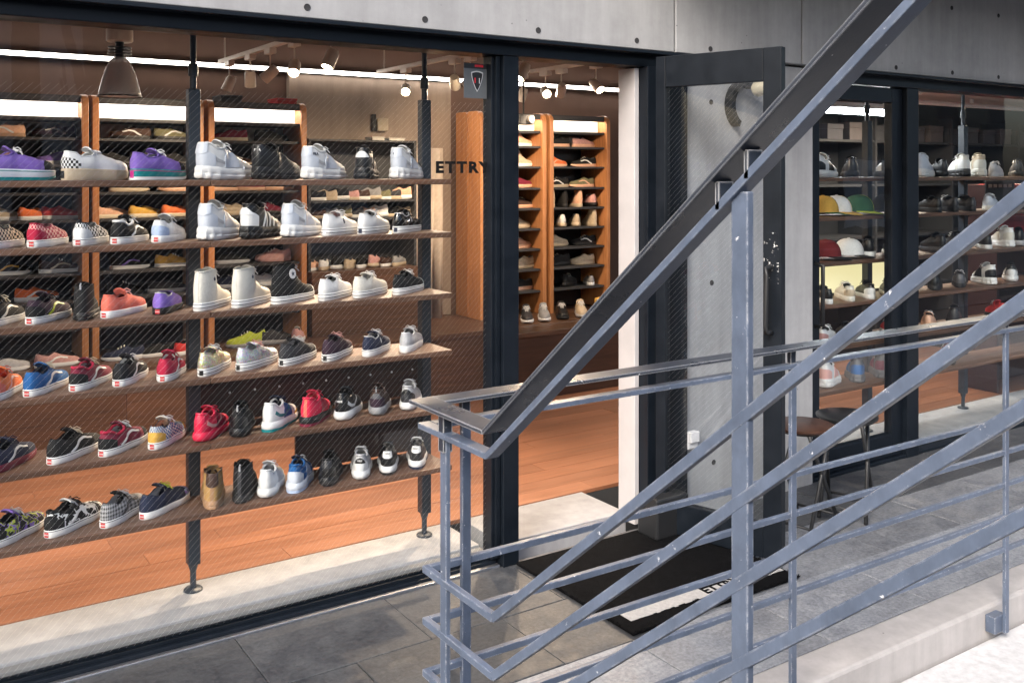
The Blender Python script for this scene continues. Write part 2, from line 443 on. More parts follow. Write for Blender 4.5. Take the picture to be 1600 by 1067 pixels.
# positions of the letters follow their own width
xs = [v.co.x for v in let.vertices]; ys = [v.co.y for v in let.vertices]
lo = link('window_lettering', let, simple('vinyl_black', (.006,.006,.007), .8, spec=.2))
tag(lo, 'black capital letters ETTRY stuck on the window glass beside the doorway', 'lettering')
lo.scale = ((x_at(766, 3.54)-x_at(681, 3.54))/(max(xs)-min(xs)), .0505/(max(ys)-min(ys)), 1)
lo.location = (x_at(681, 3.54), 3.5435, 1.7005); lo.rotation_euler = (radians(90), 0, 0)
st_ = thing('security_sticker', (x_at(746, 3.54), 3.5435, 2.02), 'grey security sticker with a shield emblem at the top corner of the window', 'sticker')
M_stk = simple('sticker_grey', (.10, .11, .12), .4); M_silver = simple('sticker_silver', (.55,.56,.58), .35); M_red = simple('sticker_red', (.6,.02,.03), .5)
sw = .5*(x_at(767, 3.54)-x_at(726, 3.54))
MB().box(-sw, sw, -.0006, .0006, -.0, .150).obj('backing', M_stk, st_)
MB().box(-sw, sw, -.0012, -.0007, .128, .150).obj('red_header', M_black, st_)
def shield(sx, sz, t=.0006):
    pts = []
    for i in range(9): pts.append((-1+i/4, 1+.16*cos((i-4)/4*pi/2)))
    for i in range(1, 9): a = i/8; pts.append((cos(a*pi/2)**.8 if a < 1 else 0, .9-2.0*a**1.25))
    for i in range(7, 0, -1): a = i/8; pts.append((-cos(a*pi/2)**.8, .9-2.0*a**1.25))
    return [(p[0]*sx, p[1]*sz) for p in pts]
def plate2d(pts, y0, y1, cz):
    n = len(pts); vs = [(p[0], y0, p[1]+cz) for p in pts]+[(p[0], y1, p[1]+cz) for p in pts]
    fs = [tuple(range(n)), tuple(range(2*n-1, n-1, -1))]+[(i, i+n, (i+1) % n+n, (i+1) % n) for i in range(n)]
    return MB().add(vs, fs)
plate2d(shield(.030, .040), -.0013, -.0007, .072).obj('shield_rim', M_silver, st_)
plate2d(shield(.026, .0355), -.0019, -.0014, .072).obj('shield_field', M_black, st_)
MB().box(-.014, -.008, -.0026, -.002, .066, .088).obj('red_mark', M_red, st_)
MB().box(.009, .012, -.0026, -.002, .064, .088).obj('white_mark', M_white, st_)
MB().box(-.012, .030, -.0018, -.0013, .135, .145).obj('red_lettering', M_red, st_)

# jamb and door closer box
jb = tag(MB().box(3.028, 3.056, 3.50, 3.62, .02, 2.2).obj('white_jamb', simple('jamb_paint', (.50, .485, .49), .6, 0, .08, 5), bevel=.003), 'white painted jamb between the doorway and the open door', 'door jamb')
tag(MB().box(3.058, 3.316, 3.44, 3.615, .0, 2.2045).obj('door_frame_post', M_frame, bevel=.003), 'black steel door frame post between the white jamb and the concrete pier', 'door frame')
cb = tag(MB().box(2.99, 3.19, 3.30, 3.437, .012, .20).obj('door_stop_box', M_black, bevel=.01), 'black box at the foot of the white door jamb', 'box')

# open glass door leaf
HX, HY = 3.10, 3.415
DW, DH = .625, 2.225
ang = math.atan2(2.84-HY, 3.275-HX)
door = thing('glass_door', (HX, HY, .02), 'open black steel glass door swung out towards the railing', 'door', rz=ang)
t = .022
MB().box(0, .052, -t, t, 0, DH).obj('hinge_stile', M_frame, door, bevel=.003)
MB().box(DW-.085, DW, -t, t, 0, DH).obj('lock_stile', M_scuff if False else M_frame, door, bevel=.003)
MB().box(.0525, DW-.0855, -t, t, DH-.145, DH).obj('top_rail', M_frame, door, bevel=.003)
MB().box(.0525, DW-.0855, -t, t, 0, .145).obj('bottom_rail', M_frame, door, bevel=.003)
MB().box(.0525, DW-.0855, -.004, .004, .1455, DH-.1455).obj('glass_pane', M_glassdoor, door)
wm = wires(.053, DW-.086, .146, DH-.146, 0.0, .0262, 1.0, .00009).obj('wire_mesh', M_wire, door); wm['kind'] = 'stuff'
MB().box(DW-.08, DW-.012, -t-.001, -t+.004, 1.20, 1.42).obj('worn_patch', M_scuff, door)
for sgn in (-1, 1):
    y = sgn*(t+.055)
    pts = [(DW-.045, sgn*t, 1.27)] + [(DW-.045, sgn*(t+.055*sin(a)), 1.27) for a in (.4, .8, 1.2)] + [(DW-.045, y, 1.24), (DW-.045, y, 1.02)] + [(DW-.045, sgn*(t+.055*sin(a)), .99) for a in (1.2, .8, .4)] + [(DW-.045, sgn*t, .985)]
    MB().tube(pts, .011, 10).obj('pull_handle', M_black, door, smooth=True)

# right-hand glazed door + window
gd = thing('side_door', (4.78, 3.53, .0), 'closed black glazed door at the far right of the concrete pier', 'door')
X0, X1 = 4.305, 5.135
child(MB().box(X0, X0+.075, 3.505, 3.56, .02, 2.2), 'stile', M_frame, gd, bevel=.003)
child(MB().box(X1-.10, X1, 3.505, 3.56, .02, 2.2), 'stile', M_frame, gd, bevel=.003)
child(MB().box(X0+.0755, X1-.1005, 3.505, 3.56, 2.115, 2.2), 'top_rail', M_frame, gd, bevel=.003)
child(MB().box(X0+.0755, X1-.1005, 3.505, 3.56, .02, .15), 'bottom_rail', M_frame, gd, bevel=.003)
child(MB().box(X0+.0755, X1-.1005, 3.53, 3.536, .1505, 2.1145), 'pane', M_glassd, gd)
MBh = MB().tube([(X0+.04, 3.504, 1.2), (X0+.04, 3.455, 1.19), (X0+.04, 3.455, .86), (X0+.04, 3.504, .85)], .011, 8)
child(MBh, 'pull_handle', M_black, gd, smooth=True)
w2 = thing('side_window', (8, 3.53, 0), 'black framed display window at the right end of the shop front', 'window')
child(MB().box(4.283, 10.5, 3.47, 3.60, ZH0, ZH1), 'head_beam', M_frame, w2, bevel=.004)
child(MB().box(4.283, 10.5, 3.405, 3.468, ZH1-.018, ZH1-.004), 'drip_ledge', M_frame, w2, bevel=.002)
child(MB().box(5.14, 5.255, 3.475, 3.595, -.02, ZH0-.001), 'mullion', M_frame, w2, bevel=.003)
child(MB().box(4.281, 4.302, 3.48, 3.59, -.02, ZH0-.001), 'side_frame', M_frame, w2, bevel=.002)
child(MB().box(4.303, 10.5, 3.48, 3.598, -.03, .018), 'bottom_channel', M_frame, w2, bevel=.003)
child(MB().box(5.2555, 10.5, 3.535, 3.541, .019, ZH0-.001), 'pane', M_glassd, w2)

# ------------------------------------------------------------------ railing
rail = thing('stair_railing', (1.14, 2.15, -.15), 'chipped blue grey steel railing with a sloping double handrail along the terrace edge', 'railing')
M_hand = painted_steel('shaded_handrail_paint', (.026, .033, .048), .30, .68, (.72,.73,.75), 52, .45, wear=.42)  # underside shade is put into the colour; wear also carries the lit edges
def rchild(mb, name, **kw): return child(mb, name, M_hand if name in ('handrail', 'spacer') else M_rail, rail, **kw)
RX, RY, RZ, SL = 1.120, 2.060, 1.148, .815      # corner, level handrail height, slope
YB = 1.755                                       # where the handrail turns upwards
def zr(y, z0): return z0 + max(0, (YB-y))*SL
nrm = Vector((0, SL, 1)).normalized()
def slope_bar(name, z0, xh, hh, yend, yb=YB, dx=0):
    a = Vector((RX+dx, yb, z0)); b = Vector((RX+dx, yend, z0+(yb-yend)*SL))
    return rchild(MB().bar(a, b, (xh, 0, 0), nrm*hh), name, bevel=.0018)
# top plate
rchild(MB().bar((RX, YB, RZ-.005), (RX, RY+.032, RZ-.005), (.032, 0, 0), (0, 0, .005)), 'handrail', bevel=.0015)
rchild(MB().bar((RX+.0325, RY, RZ-.0052), (9, RY, RZ-.0052), (0, .032, 0), (0, 0, .005)), 'handrail', bevel=.0015)
slope_bar('handrail', RZ-.005, .032, .005, -.5)
# lower bar of the double rail
rchild(MB().bar((RX, YB+.012, RZ-.062), (RX, RY+.016, RZ-.062), (.016, 0, 0), (0, 0, .007)), 'lower_rail', bevel=.0015)
rchild(MB().bar((RX+.0165, RY, RZ-.062), (9, RY, RZ-.062), (0, .016, 0), (0, 0, .007)), 'lower_rail', bevel=.0015)
slope_bar('lower_rail', RZ-.062, .016, .007, -.5, yb=YB+.012)
# spacers
for y in (1.969, 1.08, 1.02, .3):
    z = zr(y, RZ)
    rchild(MB().bar((RX, y-.012, z-.056), (RX, y+.012, z-.056), (.012, 0, 0), (0, 0, .0455)) if y > YB else MB().bar((RX, y, z-.056), (RX, y, z-.012), (.016, 0, 0), (0, .004, 0)), 'spacer')
for x in (1.227, 2.438, 3.674, 4.91, 6.15):
    rchild(MB().box(x-.012, x+.012, RY-.008, RY+.008, RZ-.0545, RZ-.0105), 'spacer')
# infill bars
for k in range(5):
    z = .738 - .1257*k
    h = .0085
    rchild(MB().bar((RX, YB, z), (RX, RY+.008, z), (.008, 0, 0), (0, 0, h)), 'infill_bar', bevel=.0015)
    rchild(MB().bar((RX+.0085, RY, z), (9, RY, z), (0, .008, 0), (0, 0, h)), 'infill_bar', bevel=.0015)
    if k < 4: slope_bar('infill_bar', z, .008, .0095, -.4)
# posts
def post(x, y, ztop, zbot, hx, hy): return rchild(MB().box(x-hx, x+hx, y-hy, y+hy, zbot, ztop), 'post', bevel=.002)
post(RX, 1.969, RZ-.07, -.169, .0065, .014)
post(RX, 1.042, zr(1.042, RZ)-.058, -.169, .007, .017)
for x in (1.227, 2.438, 3.674, 4.91, 6.15):
    post(x, RY-.004, RZ-.07, -.088, .0125, .007)
    rchild(MB().box(x-.062, x+.0125, RY+.0035, 2.1035, -.085, -.020), 'foot_plate', bevel=.002)

# ------------------------------------------------------------------ mat and stools
mt = thing('door_mat', (2.775, 3.075, .003), 'black door mat with a white lettered band on the terrace in front of the doorway', 'mat')
MB().box(-.455, .455, -.385, .385, 0, .012).obj('pile', M_mat, mt, bevel=.004)
mb = MB()
for i in range(46):
    x0 = -.40+i*.0183
    mb.box(x0, x0+.0185, -.312+random.uniform(-.004, .004), -.240+random.uniform(-.004, .004), .0122, .0136+random.uniform(0,.0006))
mb.obj('white_band', M_matw, mt)
tm = text_mesh('ETTRY', .072, .0007, .0025)
o = link('mat_lettering', tm, M_mat, mt); o.location = (.005, -.301, .0148)
M_tuft = M_mat
mb = MB()
for i in range(300):
    e = random.random()
    if e < .5: x, y = random.uniform(-.455, .455), -.385
    else: x, y = random.choice((-.455, .455)), random.uniform(-.385, .385)
    mb.bar((x, y, .004), (x+random.uniform(-.006,.006), y+random.uniform(-.008,.006), .013+random.random()*.004), (.0012,0,0), (0,.0012,0))
f_ = mb.obj('edge_pile', M_mat, mt); f_['kind'] = 'stuff'

def stool(x, y, seat_m, label, rz):
    s = thing('folding_stool', (x, y, .003), label, 'stool', 'folding stools beside the pier', rz)
    H = .487
    MB().lathe([(.0, H-.022), (.135, H-.022), (.148, H-.014), (.15, H-.004), (.142, H), (.0, H+.001)], 32, cap=False).obj('seat', seat_m, s, smooth=50)
    MB().lathe([(.128, H-.030), (.128, H-.0225), (.12, H-.0225), (.12, H-.030)], 24, cap=False).obj('seat_ring', M_black, s, smooth=40)
    for sx in (-1, 1):
        for sy in (-1, 1):
            MB().tube([(sx*.10, sy*.085, H-.026), (sx*.02, sy*.095, .30), (-sx*.15, sy*.11, .0)], .0095, 8).obj('leg', M_black, s, smooth=True)
        MB().tube([(-sx*.138, -.108, .04), (-sx*.138, .108, .04)], .007, 8).obj('stretcher', M_black, s, smooth=True)
    return s
M_brownseat = simple('brown_seat', (.06, .028, .018), .35, 0, .25, 20)
M_blackseat = simple('black_seat', (.014, .015, .016), .3, 0, .2, 20)
stool(4.07, 3.09, M_blackseat, 'black round folding stool standing beside the glazed side door', .5)
stool(3.74, 3.09, M_brownseat, 'folding stool with brown seat just right of the open glass door', .2)

# wall lamp, socket on the pier
wl = thing('wall_lamp', (x_at(1150, 3.46), 3.468, z_at(1150, 165, 3.46)), 'cream lamp head on a black curved bracket on the concrete pier', 'lamp')
vs = []; N = 22
for i in range(N+1):
    a = radians(62+i*178/N)
    for rr, yy in ((.088, 0), (.088, -.05), (.116, -.05), (.116, 0)): vs.append((rr*cos(a)+.04, yy-.001, rr*1.1*sin(a)))
fs = [(i*4+k, i*4+(k+1) % 4, i*4+4+(k+1) % 4, i*4+4+k) for i in range(N) for k in range(4)]+[(0,1,2,3), (N*4+3,N*4+2,N*4+1,N*4)]
MB().add(vs, fs).obj('bracket', M_black, wl, smooth=40)
mb = MB().lathe([(.0, 0), (.032, 0), (.04, .012), (.04, .07), (.03, .085), (0, .09)], 18, cap=False)
o = mb.obj('lamp_head', simple('cream_enamel', (.62,.56,.42), .4), wl, smooth=40); o.location = (.055, -.085, .075); o.rotation_euler = (radians(75), .5, 0)
so = thing('socket_box', (x_at(1078, 3.46), 3.468, z_at(1078, 700, 3.46)), 'white outdoor socket box low on the concrete pier behind the glass door', 'socket')
MB().box(-.035, .035, -.03, 0, 0, .085).obj('housing', M_white, so, bevel=.006)
MB().box(-.03, .03, -.046, -.0305, .035, .088).obj('flap', M_white, so, bevel=.004)

# ------------------------------------------------------------------ inside the shop: plinth, wall units, lamps
YB0, YB1 = 6.42, 6.77          # wall units, front and back
ZPL = .545
pl = thing('wooden_plinth', (1.3, 5.98, .05), 'long low wooden bench running under the wall shelving at the back of the shop', 'bench')
def ch0(mb, name, mat, parent, **kw): return child(mb, name, mat, parent, **kw)
xa = -3
for xb in (-.9, 1.25, 3.35, 5.55):
    ch0(MB().box(xa+.001, xb-.001, 6.0, 6.79, .0515, ZPL-.036), 'front_board', M_plinth, pl)
    ch0(MB().box(xa+.001, xb-.001, 5.98, 6.795, ZPL-.035, ZPL), 'top_board', M_plinth, pl, bevel=.003)
    xa = xb
ROWS_B = [1.915, 1.75, 1.577, 1.41, 1.245, 1.08, .915, .74]   # shelf tops
M_cornice = emis('lit_cornice', (1.0, .90, .78), 26.0)
M_strip = emis('lit_strip', (1.0, .90, .80), 9.0)
M_cornL = emis('lit_cornice_warm', (1.0, .84, .60), 22.0)
M_litback = simple('cornice_lit_back', (.58, .54, .50), .7)  # pale top strip: cornice light put into the back panel colour

def upright(x, parent, split=False):
    def prof(y0, y1, r0):
        n = 6
        p = [(y0, ZPL+.001), (y1, ZPL+.001), (y1, 2.185)]
        for i in range(n+1):
            a = pi/2+pi/2*i/n; p.append((y0+r0+r0*cos(a), 2.185-r0+r0*sin(a)))
        return p
    def slab(p, x0, x1):
        n = len(p); vs = [(x0, a, b) for a, b in p]+[(x1, a, b) for a, b in p]
        return MB().add(vs, [tuple(range(n)), tuple(range(2*n-1, n-1, -1))]+[(i, i+n, (i+1) % n+n, (i+1) % n) for i in range(n)])
    if split:
        ch0(slab(prof(YB0-.03, YB0+.155, .07), x-.02, x+.02), 'upright', M_upright, parent, bevel=.004)
        ch0(slab(prof(YB0+.17, YB1, .05), x-.02, x+.018), 'upright', M_upright, parent, bevel=.004)
    else:
        ch0(slab(prof(YB0-.03, YB1, .07), x-.02, x+.02), 'upright', M_upright, parent, bevel=.004)

def wall_unit(name_label, bays, corn, split_first=False):
    u = thing('shelf_unit', ((bays[0][0]+bays[-1][1])/2, YB0, ZPL), name_label, 'shelf unit', 'wall shelving units')
    for i, (a, b) in enumerate(bays):
        upright(a-.021, u, split_first and i == 0); upright(b+.021, u)
        ch0(MB().box(a, b, YB1-.02, YB1, ZPL+.001, 1.905), 'back_panel', M_dark, u)
        ch0(MB().box(a, b, YB1-.021, YB1, 1.906, 2.02), 'back_panel', M_litback, u)
        for z in ROWS_B:
            ch0(MB().box(a+.0005, b-.0005, YB0, YB1-.0215, z-.016, z), 'shelf', M_dark, u)
        ch0(MB().box(a+.0005, b-.0005, YB0, YB1, 2.021, 2.040), 'shelf', M_dark, u)
        ch0(MB().box(a+.0005, b-.0005, YB0+.09, YB0+.10, 2.041, 2.160), 'light_panel', M_white, u)
        ch0(MB().box(a+.02, b-.02, YB0+.012, YB0+.03, 2.138, 2.150), 'light_tube', corn, u)
        ch0(MB().box(a+.0005, b-.0005, YB0+.001, YB0+.008, 2.130, 2.160), 'fascia', M_dark, u)
        ch0(MB().box(a+.0005, b-.0005, YB0, YB1, 2.1605, 2.176), 'top_board', M_dark, u)
    return u
BAY = {'A': (.47, 1.07), 'B': (1.172, 1.772), 'C': (1.885, 2.485), 'D': (3.99, 4.545), 'E': (4.66, 5.215)}
wall_unit('tall oak shelving unit with lit cornice on the back wall behind the left window', [BAY['A'], BAY['B'], BAY['C']], M_cornice)
wall_unit('tall oak shelving unit with rounded uprights seen through the open doorway', [BAY['D'], BAY['E']], M_cornL, True)

# low dark unit in the gap between the two
lg = thing('low_shelf_unit', (3.1, 6.5, ZPL), 'dark low shelving of small shoes between the two oak units', 'shelf unit', 'wall shelving units')
GX0, GX1 = 2.56, 3.42
ch0(MB().box(GX0, GX1, 6.76, 6.79, ZPL+.001, 1.94), 'back_panel', M_dark, lg)
ch0(MB().box(GX0, GX0+.02, 6.45, 6.759, 1.0, 1.94), 'side_panel', M_dark, lg)
ch0(MB().box(GX1-.02, GX1, 6.45, 6.759, 1.0, 1.94), 'side_panel', M_dark, lg)
ROWS_G = [1.50, 1.37, 1.0]
for z in ROWS_G[:2]: ch0(MB().box(GX0+.021, GX1-.021, 6.42, 6.759, z-.014, z), 'shelf', M_dark, lg)
ch0(MB().box(GX0, GX1, 6.38, 6.759, ZPL+.001, .999), 'cabinet', M_plinth, lg, bevel=.003)
ch0(MB().box(GX0+.021, GX1-.021, 6.45, 6.759, 1.925, 1.939), 'top_board', M_dark, lg)
ad = thing('wall_clock_box', (3.28, 6.78, 2.02), 'small pale control box on the beige wall above the low shelving', 'control box')
MB().box(-.045, .045, -.05, 0, 0, .10).obj('housing', simple('beige_box', (.42,.36,.28), .5), ad, bevel=.006)
MB().box(-.08, -.05, -.03, 0, .0, .13).obj('bracket', M_black, ad, bevel=.003)
cu = thing('curtain', (3.62, 6.7, ZPL), 'pale hanging curtain at the back wall beside the oak unit', 'curtain')
vs = []; fs = []
for i in range(25):
    x = -.18+i*.015; y = -.03*sin(i*1.3)-.02*sin(i*.7)
    vs += [(x, y, .0), (x, y*.7, 1.35)]
for i in range(24): fs.append((2*i, 2*i+2, 2*i+3, 2*i+1))
cb_ = MB().add(vs, fs).obj('cloth', simple('pale_cloth', (.55,.47,.40), .9), cu, smooth=True)
sd = cb_.modifiers.new('Solidify', 'SOLIDIFY'); sd.thickness = .004

M_greybox = simple('grey_card', (.05,.05,.055), .6); M_redbox = simple('red_card', (.42,.015,.02), .5); M_whitebox = simple('white_card', (.6,.58,.52), .6)
def carton(x, y, z, sx, sy, sz, m, label, group=None):
    c = thing('carton', (x, y, z), label, 'box', group)
    MB().box(-sx/2, sx/2, -sy/2, sy/2, 0, sz*.68).obj('box_body', m, c, bevel=.002)
    MB().box(-sx/2-.004, sx/2+.004, -sy/2-.004, sy/2+.004, sz*.68+.0005, sz).obj('lid', m, c, bevel=.002)
ZT = 2.1765
carton(x_at(362,6.5), 6.6, ZT, .14, .2, .05, M_greybox, 'flat dark grey box on top of the left shelving unit')
carton(x_at(449,6.5), 6.6, ZT, .14, .2, .045, M_redbox, 'flat red box on top of the left shelving unit')
carton(x_at(596,6.55), 6.66, 1.9395+.0, .10, .12, .03, M_whitebox, 'small white box on the left of the low shelving top')
carton(x_at(625,6.55), 6.66, 1.9395, .13, .12, .025, M_whitebox, 'flat white box on the right of the low shelving top')

# light strip, tracks and spots
ls = thing('light_strip', (1.3, 6.76, 2.44), 'long white fluorescent strip light running along the back wall under the ceiling', 'lamp')
x = -2.95
while x < 5.7:
    ch0(MB().box(x+.003, x+1.19, 6.758, 6.774, 2.438, 2.464), 'tube', M_strip, ls); x += 1.2
M_spot = simple('spot_white', (.55,.50,.45), .45)
M_bulb = emis('lit_bulb', (1.0, .80, .52), 45.0)
M_bulboff = simple('lens_grey', (.5,.47,.42), .3)
def track(x, y0, y1, label):
    t = thing('light_track', (x, (y0+y1)/2, 2.45), label, 'light track', 'ceiling spotlight tracks')
    MB().box(-.017, .017, -(y1-y0)/2, (y1-y0)/2, 0, .028).obj('rail', M_spot, t, bevel=.003)
    for yy in (y0+.1, y1-.1):
        MB().tube([(0, yy-(y0+y1)/2, .0285), (0, yy-(y0+y1)/2, .29)], .006, 8).obj('hanger', M_spot, t)
track(2.0, 4.4, 6.65, 'white spotlight track left above the window shelves')
track(3.2, 4.4, 6.65, 'white spotlight track in the middle of the shop ceiling')
track(4.15, 4.4, 6.3, 'white spotlight track seen through the doorway')
def spot(x, y, lit, target, label, watts=36, size=95, zoff=0):
    s = thing('spotlight', (x, y, 2.4495), label, 'spotlight', 'spotlights on the ceiling tracks')
    MB().box(-.022, .022, -.05, .05, -.034, 0).obj('adapter', M_spot, s, bevel=.004)
    MB().tube([(0, 0, -.0345), (0, 0, -.12+zoff)], .005, 8).obj('stem', M_spot, s, smooth=40)
    h = bpy.data.objects.new('lamp_head', MB().lathe([(.0, .05), (.026, .05), (.034, .03), (.036, -.055), (.030, -.055), (.028, -.03), (0, -.028)], 18, cap=False).mesh('lamp_head', 40))
    COLL.objects.link(h); h.parent = s; h.data.materials.append(M_spot)
    d = (Vector(target)-Vector((x, y, 2.31))).normalized()
    q = (-d).to_track_quat('Z', 'Y')
    h.rotation_mode = 'QUATERNION'; h.rotation_quaternion = q; h.location = (0, 0, -.15+zoff)
    MB().lathe([(0, -.040), (.027, -.040), (.027, -.032), (0, -.032)], 16, cap=False).obj('bulb', M_bulb if lit else M_bulboff, h)
    if lit:
        l = bpy.data.lights.new('spot_beam', 'SPOT'); l.energy = watts; l.color = (1, .76, .53); l.spot_size = radians(size); l.spot_blend = .8; l.shadow_soft_size = .03
        lo = bpy.data.objects.new('spot_beam', l); COLL.objects.link(lo); lo.parent = s
        lo.location = Vector((0, 0, -.15+zoff)) + d*.075; lo.rotation_mode = 'QUATERNION'; lo.rotation_quaternion = (-d).to_track_quat('Z', 'Y')
ord_ = ['first', 'second', 'third', 'fourth', 'fifth', 'sixth', 'seventh', 'eighth', 'ninth', 'tenth', 'eleventh', 'twelfth']
for i, (x, y, lit, tg) in enumerate(((2.0, 6.45, 0, (1.5, 6.5, 1.2)), (2.0, 6.02, 0, (2.2, 6.5, 1.0)), (2.0, 5.65, 1, (1.0, 6.5, 1.2)), (2.0, 5.25, 1, (1.3, 3.9, .9)), (2.0, 4.73, 1, (.9, 4.4, 0)))):
    spot(x, y, lit, tg, ('lit' if lit else 'unlit')+' white spotlight, %s from the back on the left ceiling track' % ord_[i], 95 if i == 4 else 36)
for i, (x, y, lit, tg) in enumerate(((3.2, 6.2, 1, (1.9, 3.9, 1.0)), (3.2, 5.5, 1, (3.95, 6.55, 1.5)), (3.2, 5.3, 1, (2.8, 6.6, .9)), (3.2, 4.7, 1, (1.7, 4.6, 0)))):
    spot(x, y, lit, tg, ('lit' if lit else 'unlit')+' white spotlight, %s from the back on the middle ceiling track' % ord_[i], 95 if i == 3 else 36)  # the foremost one is an added lamp that washes the floor
for i, (x, y, lit, tg) in enumerate(((4.15, 6.1, 0, (4.0, 6.6, 1.2)), (4.15, 5.8, 1, (3.4, 4.0, 1.4)), (4.15, 5.6, 1, (4.6, 6.5, 1.4)), (4.15, 5.2, 1, (4.3, 4.0, 1.3)), (4.15, 4.7, 0, (3.6, 4.9, 0)))):
    spot(x, y, lit, tg, ('lit' if lit else 'unlit')+' white spotlight, %s from the back on the doorway ceiling track' % ord_[i], 36)

# pendant with glass bell
px, py = x_at(187, 5.0), 5.0
pd = thing('pendant_lamp', (px, py, 2.745), 'large clear bell pendant lamp hanging at the upper left behind the window', 'pendant lamp')
MB().lathe([(0,0),(.06,0),(.062,-.01),(.062,-.065),(.055,-.07),(0,-.07)], 24, cap=False).obj('canopy', M_spot, pd, smooth=40, loc=(0,0,-.335))
MB().tube([(0,0,0),(0,0,-.334)], .006, 8).obj('cord', M_black, pd)
mb = MB()
for z in (-.43, -.445, -.46): mb.lathe([(0,z),(.055,z),(.055,z-.006),(0,z-.006)], 20, cap=False)
mb.lathe([(0,-.406),(.02,-.406),(.022,-.49),(0,-.49)], 14, cap=False)
mb.obj('heat_sink', M_black, pd, smooth=40)
M_bell, _nt, _b = newmat('smoked_bell'); _b.inputs['Base Color'].default_value = (.60,.61,.63,1); _b.inputs['Roughness'].default_value = .18; _b.inputs['Alpha'].default_value = .72; _b.inputs['Specular IOR Level'].default_value = .8
prof = [(.03+.072*((i/12)**.62), -.48-.19*(i/12)) for i in range(13)]
mbp = MB().lathe(prof+[(r-.003, z) for r, z in prof[::-1]], 30, cap=False)
mbp.obj('shade', M_bell, pd, smooth=True)
MB().lathe([(.1005,-.668),(.1045,-.668),(.1045,-.674),(.1005,-.674),(.1005,-.668)], 30, cap=False).obj('shade_rim', M_black, pd, smooth=40)
pj = thing('projector', (x_at(818, 6.0), 6.0, 2.06), 'small grey projector hanging from the ceiling beside the lit doorway shelves', 'projector')
MB().box(-.07, .07, -.05, .05, 0, .075).obj('housing', simple('dark_grey_plastic', (.08,.08,.085), .5), pj, bevel=.01)
MB().lathe([(0,0),(.022,0),(.026,.03),(.018,.03),(0,.02)], 16, cap=False).obj('lens', M_bulboff, pj, smooth=40, loc=(.02,-.05,.04)).rotation_euler = (radians(90),0,0)
MB().tube([(0,0,.0755),(0,0,.685)], .007, 8).obj('rod', M_black, pj)

# ------------------------------------------------------------------ right part of the shop: dark storage wall, lamps, floor
sw_ = thing('storage_wall', (8.2, 5.5, .05), 'dark storage wall of shelves behind the right hand windows', 'shelf unit', 'wall shelving units')
ch0(MB().box(6.1, 11.9, 5.60, 5.64, .052, 2.744), 'back_panel', M_dark, sw_)
for z in (.7, 1.15, 1.6, 1.98):
    ch0(MB().box(6.1, 11.9, 5.22, 5.599, z-.02, z), 'shelf', M_dark, sw_)
for x in (6.1, 7.25, 8.4, 9.55, 10.7):
    ch0(MB().box(x, x+.025, 5.21, 5.598, .052, 2.2), 'upright', M_dark, sw_)
for i in range(15):
    x = 6.75+i*.29
    m = simple('grey_card_%d' % (i % 4), [(.07,.065,.075), (.10,.085,.085), (.05,.05,.055), (.085,.085,.09)][i % 4], .6)
    if x < 10.6: carton(x, 5.38, 1.981, .2, .28, .13+.02*(i % 2), m, 'grey shoe box on the top storage shelf, %s from the door' % (ord_[i] if i < 12 else 'thirteenth fourteenth fifteenth'.split()[i-12]), 'shoe boxes on the storage wall')
M_fluor = emis('lit_fluorescent', (.93, .97, 1.0), 22.0)
fl = thing('ceiling_lamp', (5.75, 4.35, 2.12), 'glowing white fluorescent ceiling lamp behind the glazed side door', 'lamp')
MB().box(-.42, .55, -.09, .09, .03, .07).obj('housing', M_white, fl, bevel=.006)
MB().box(-.41, .54, -.075, .075, .0, .0295).obj('diffuser', M_fluor, fl, bevel=.006)
for sx in (-.3, .4): MB().tube([(sx, 0, .0705), (sx, 0, .239)], .006, 8).obj('hanger', M_white, fl)
lc = tag(MB().box(5.2, 11.9, 3.98, 5.59, 2.36, 2.39).obj('ceiling_panel', simple('warm_ceiling', (.62,.54,.50), .7, 0, .1, 2)), kind='structure')
ft = thing('tube_fitting', (6.05, 4.2, 2.30), 'pale unlit tube fitting under the ceiling at the top of the right window', 'lamp')
MB().tube([(-.22, 0, 0), (.30, 0, 0)], .036, 14).obj('tube', M_spot, ft, smooth=40)
MB().box(-.2, .28, -.02, .02, .0365, .059).obj('bracket', M_spot, ft, bevel=.003)
pr = thing('ceiling_pipe', (8, 4.9, 2.30), 'white conduit running under the ceiling behind the right window', 'pipe')
MB().tube([(-2.2, 0, 0), (3.2, 0, 0)], .022, 10).obj('pipe', M_white, pr, smooth=40)
for x in (-1.4, .2, 1.8): MB().box(x-.012, x+.012, -.012, .012, .0225, .059).obj('bracket', M_white, pr)
rl = bpy.data.lights.new('room_fill', 'AREA'); rl.energy = 22; rl.size = .12; rl.size_y = .9; rl.shape = 'RECTANGLE'; rl.color = (1, .82, .62)  # added fill light without a fixture, brightens the right-hand room
rlo = bpy.data.objects.new('room_fill', rl); COLL.objects.link(rlo); rlo.parent = ft; rlo.location = (1.0, .2, -.1)

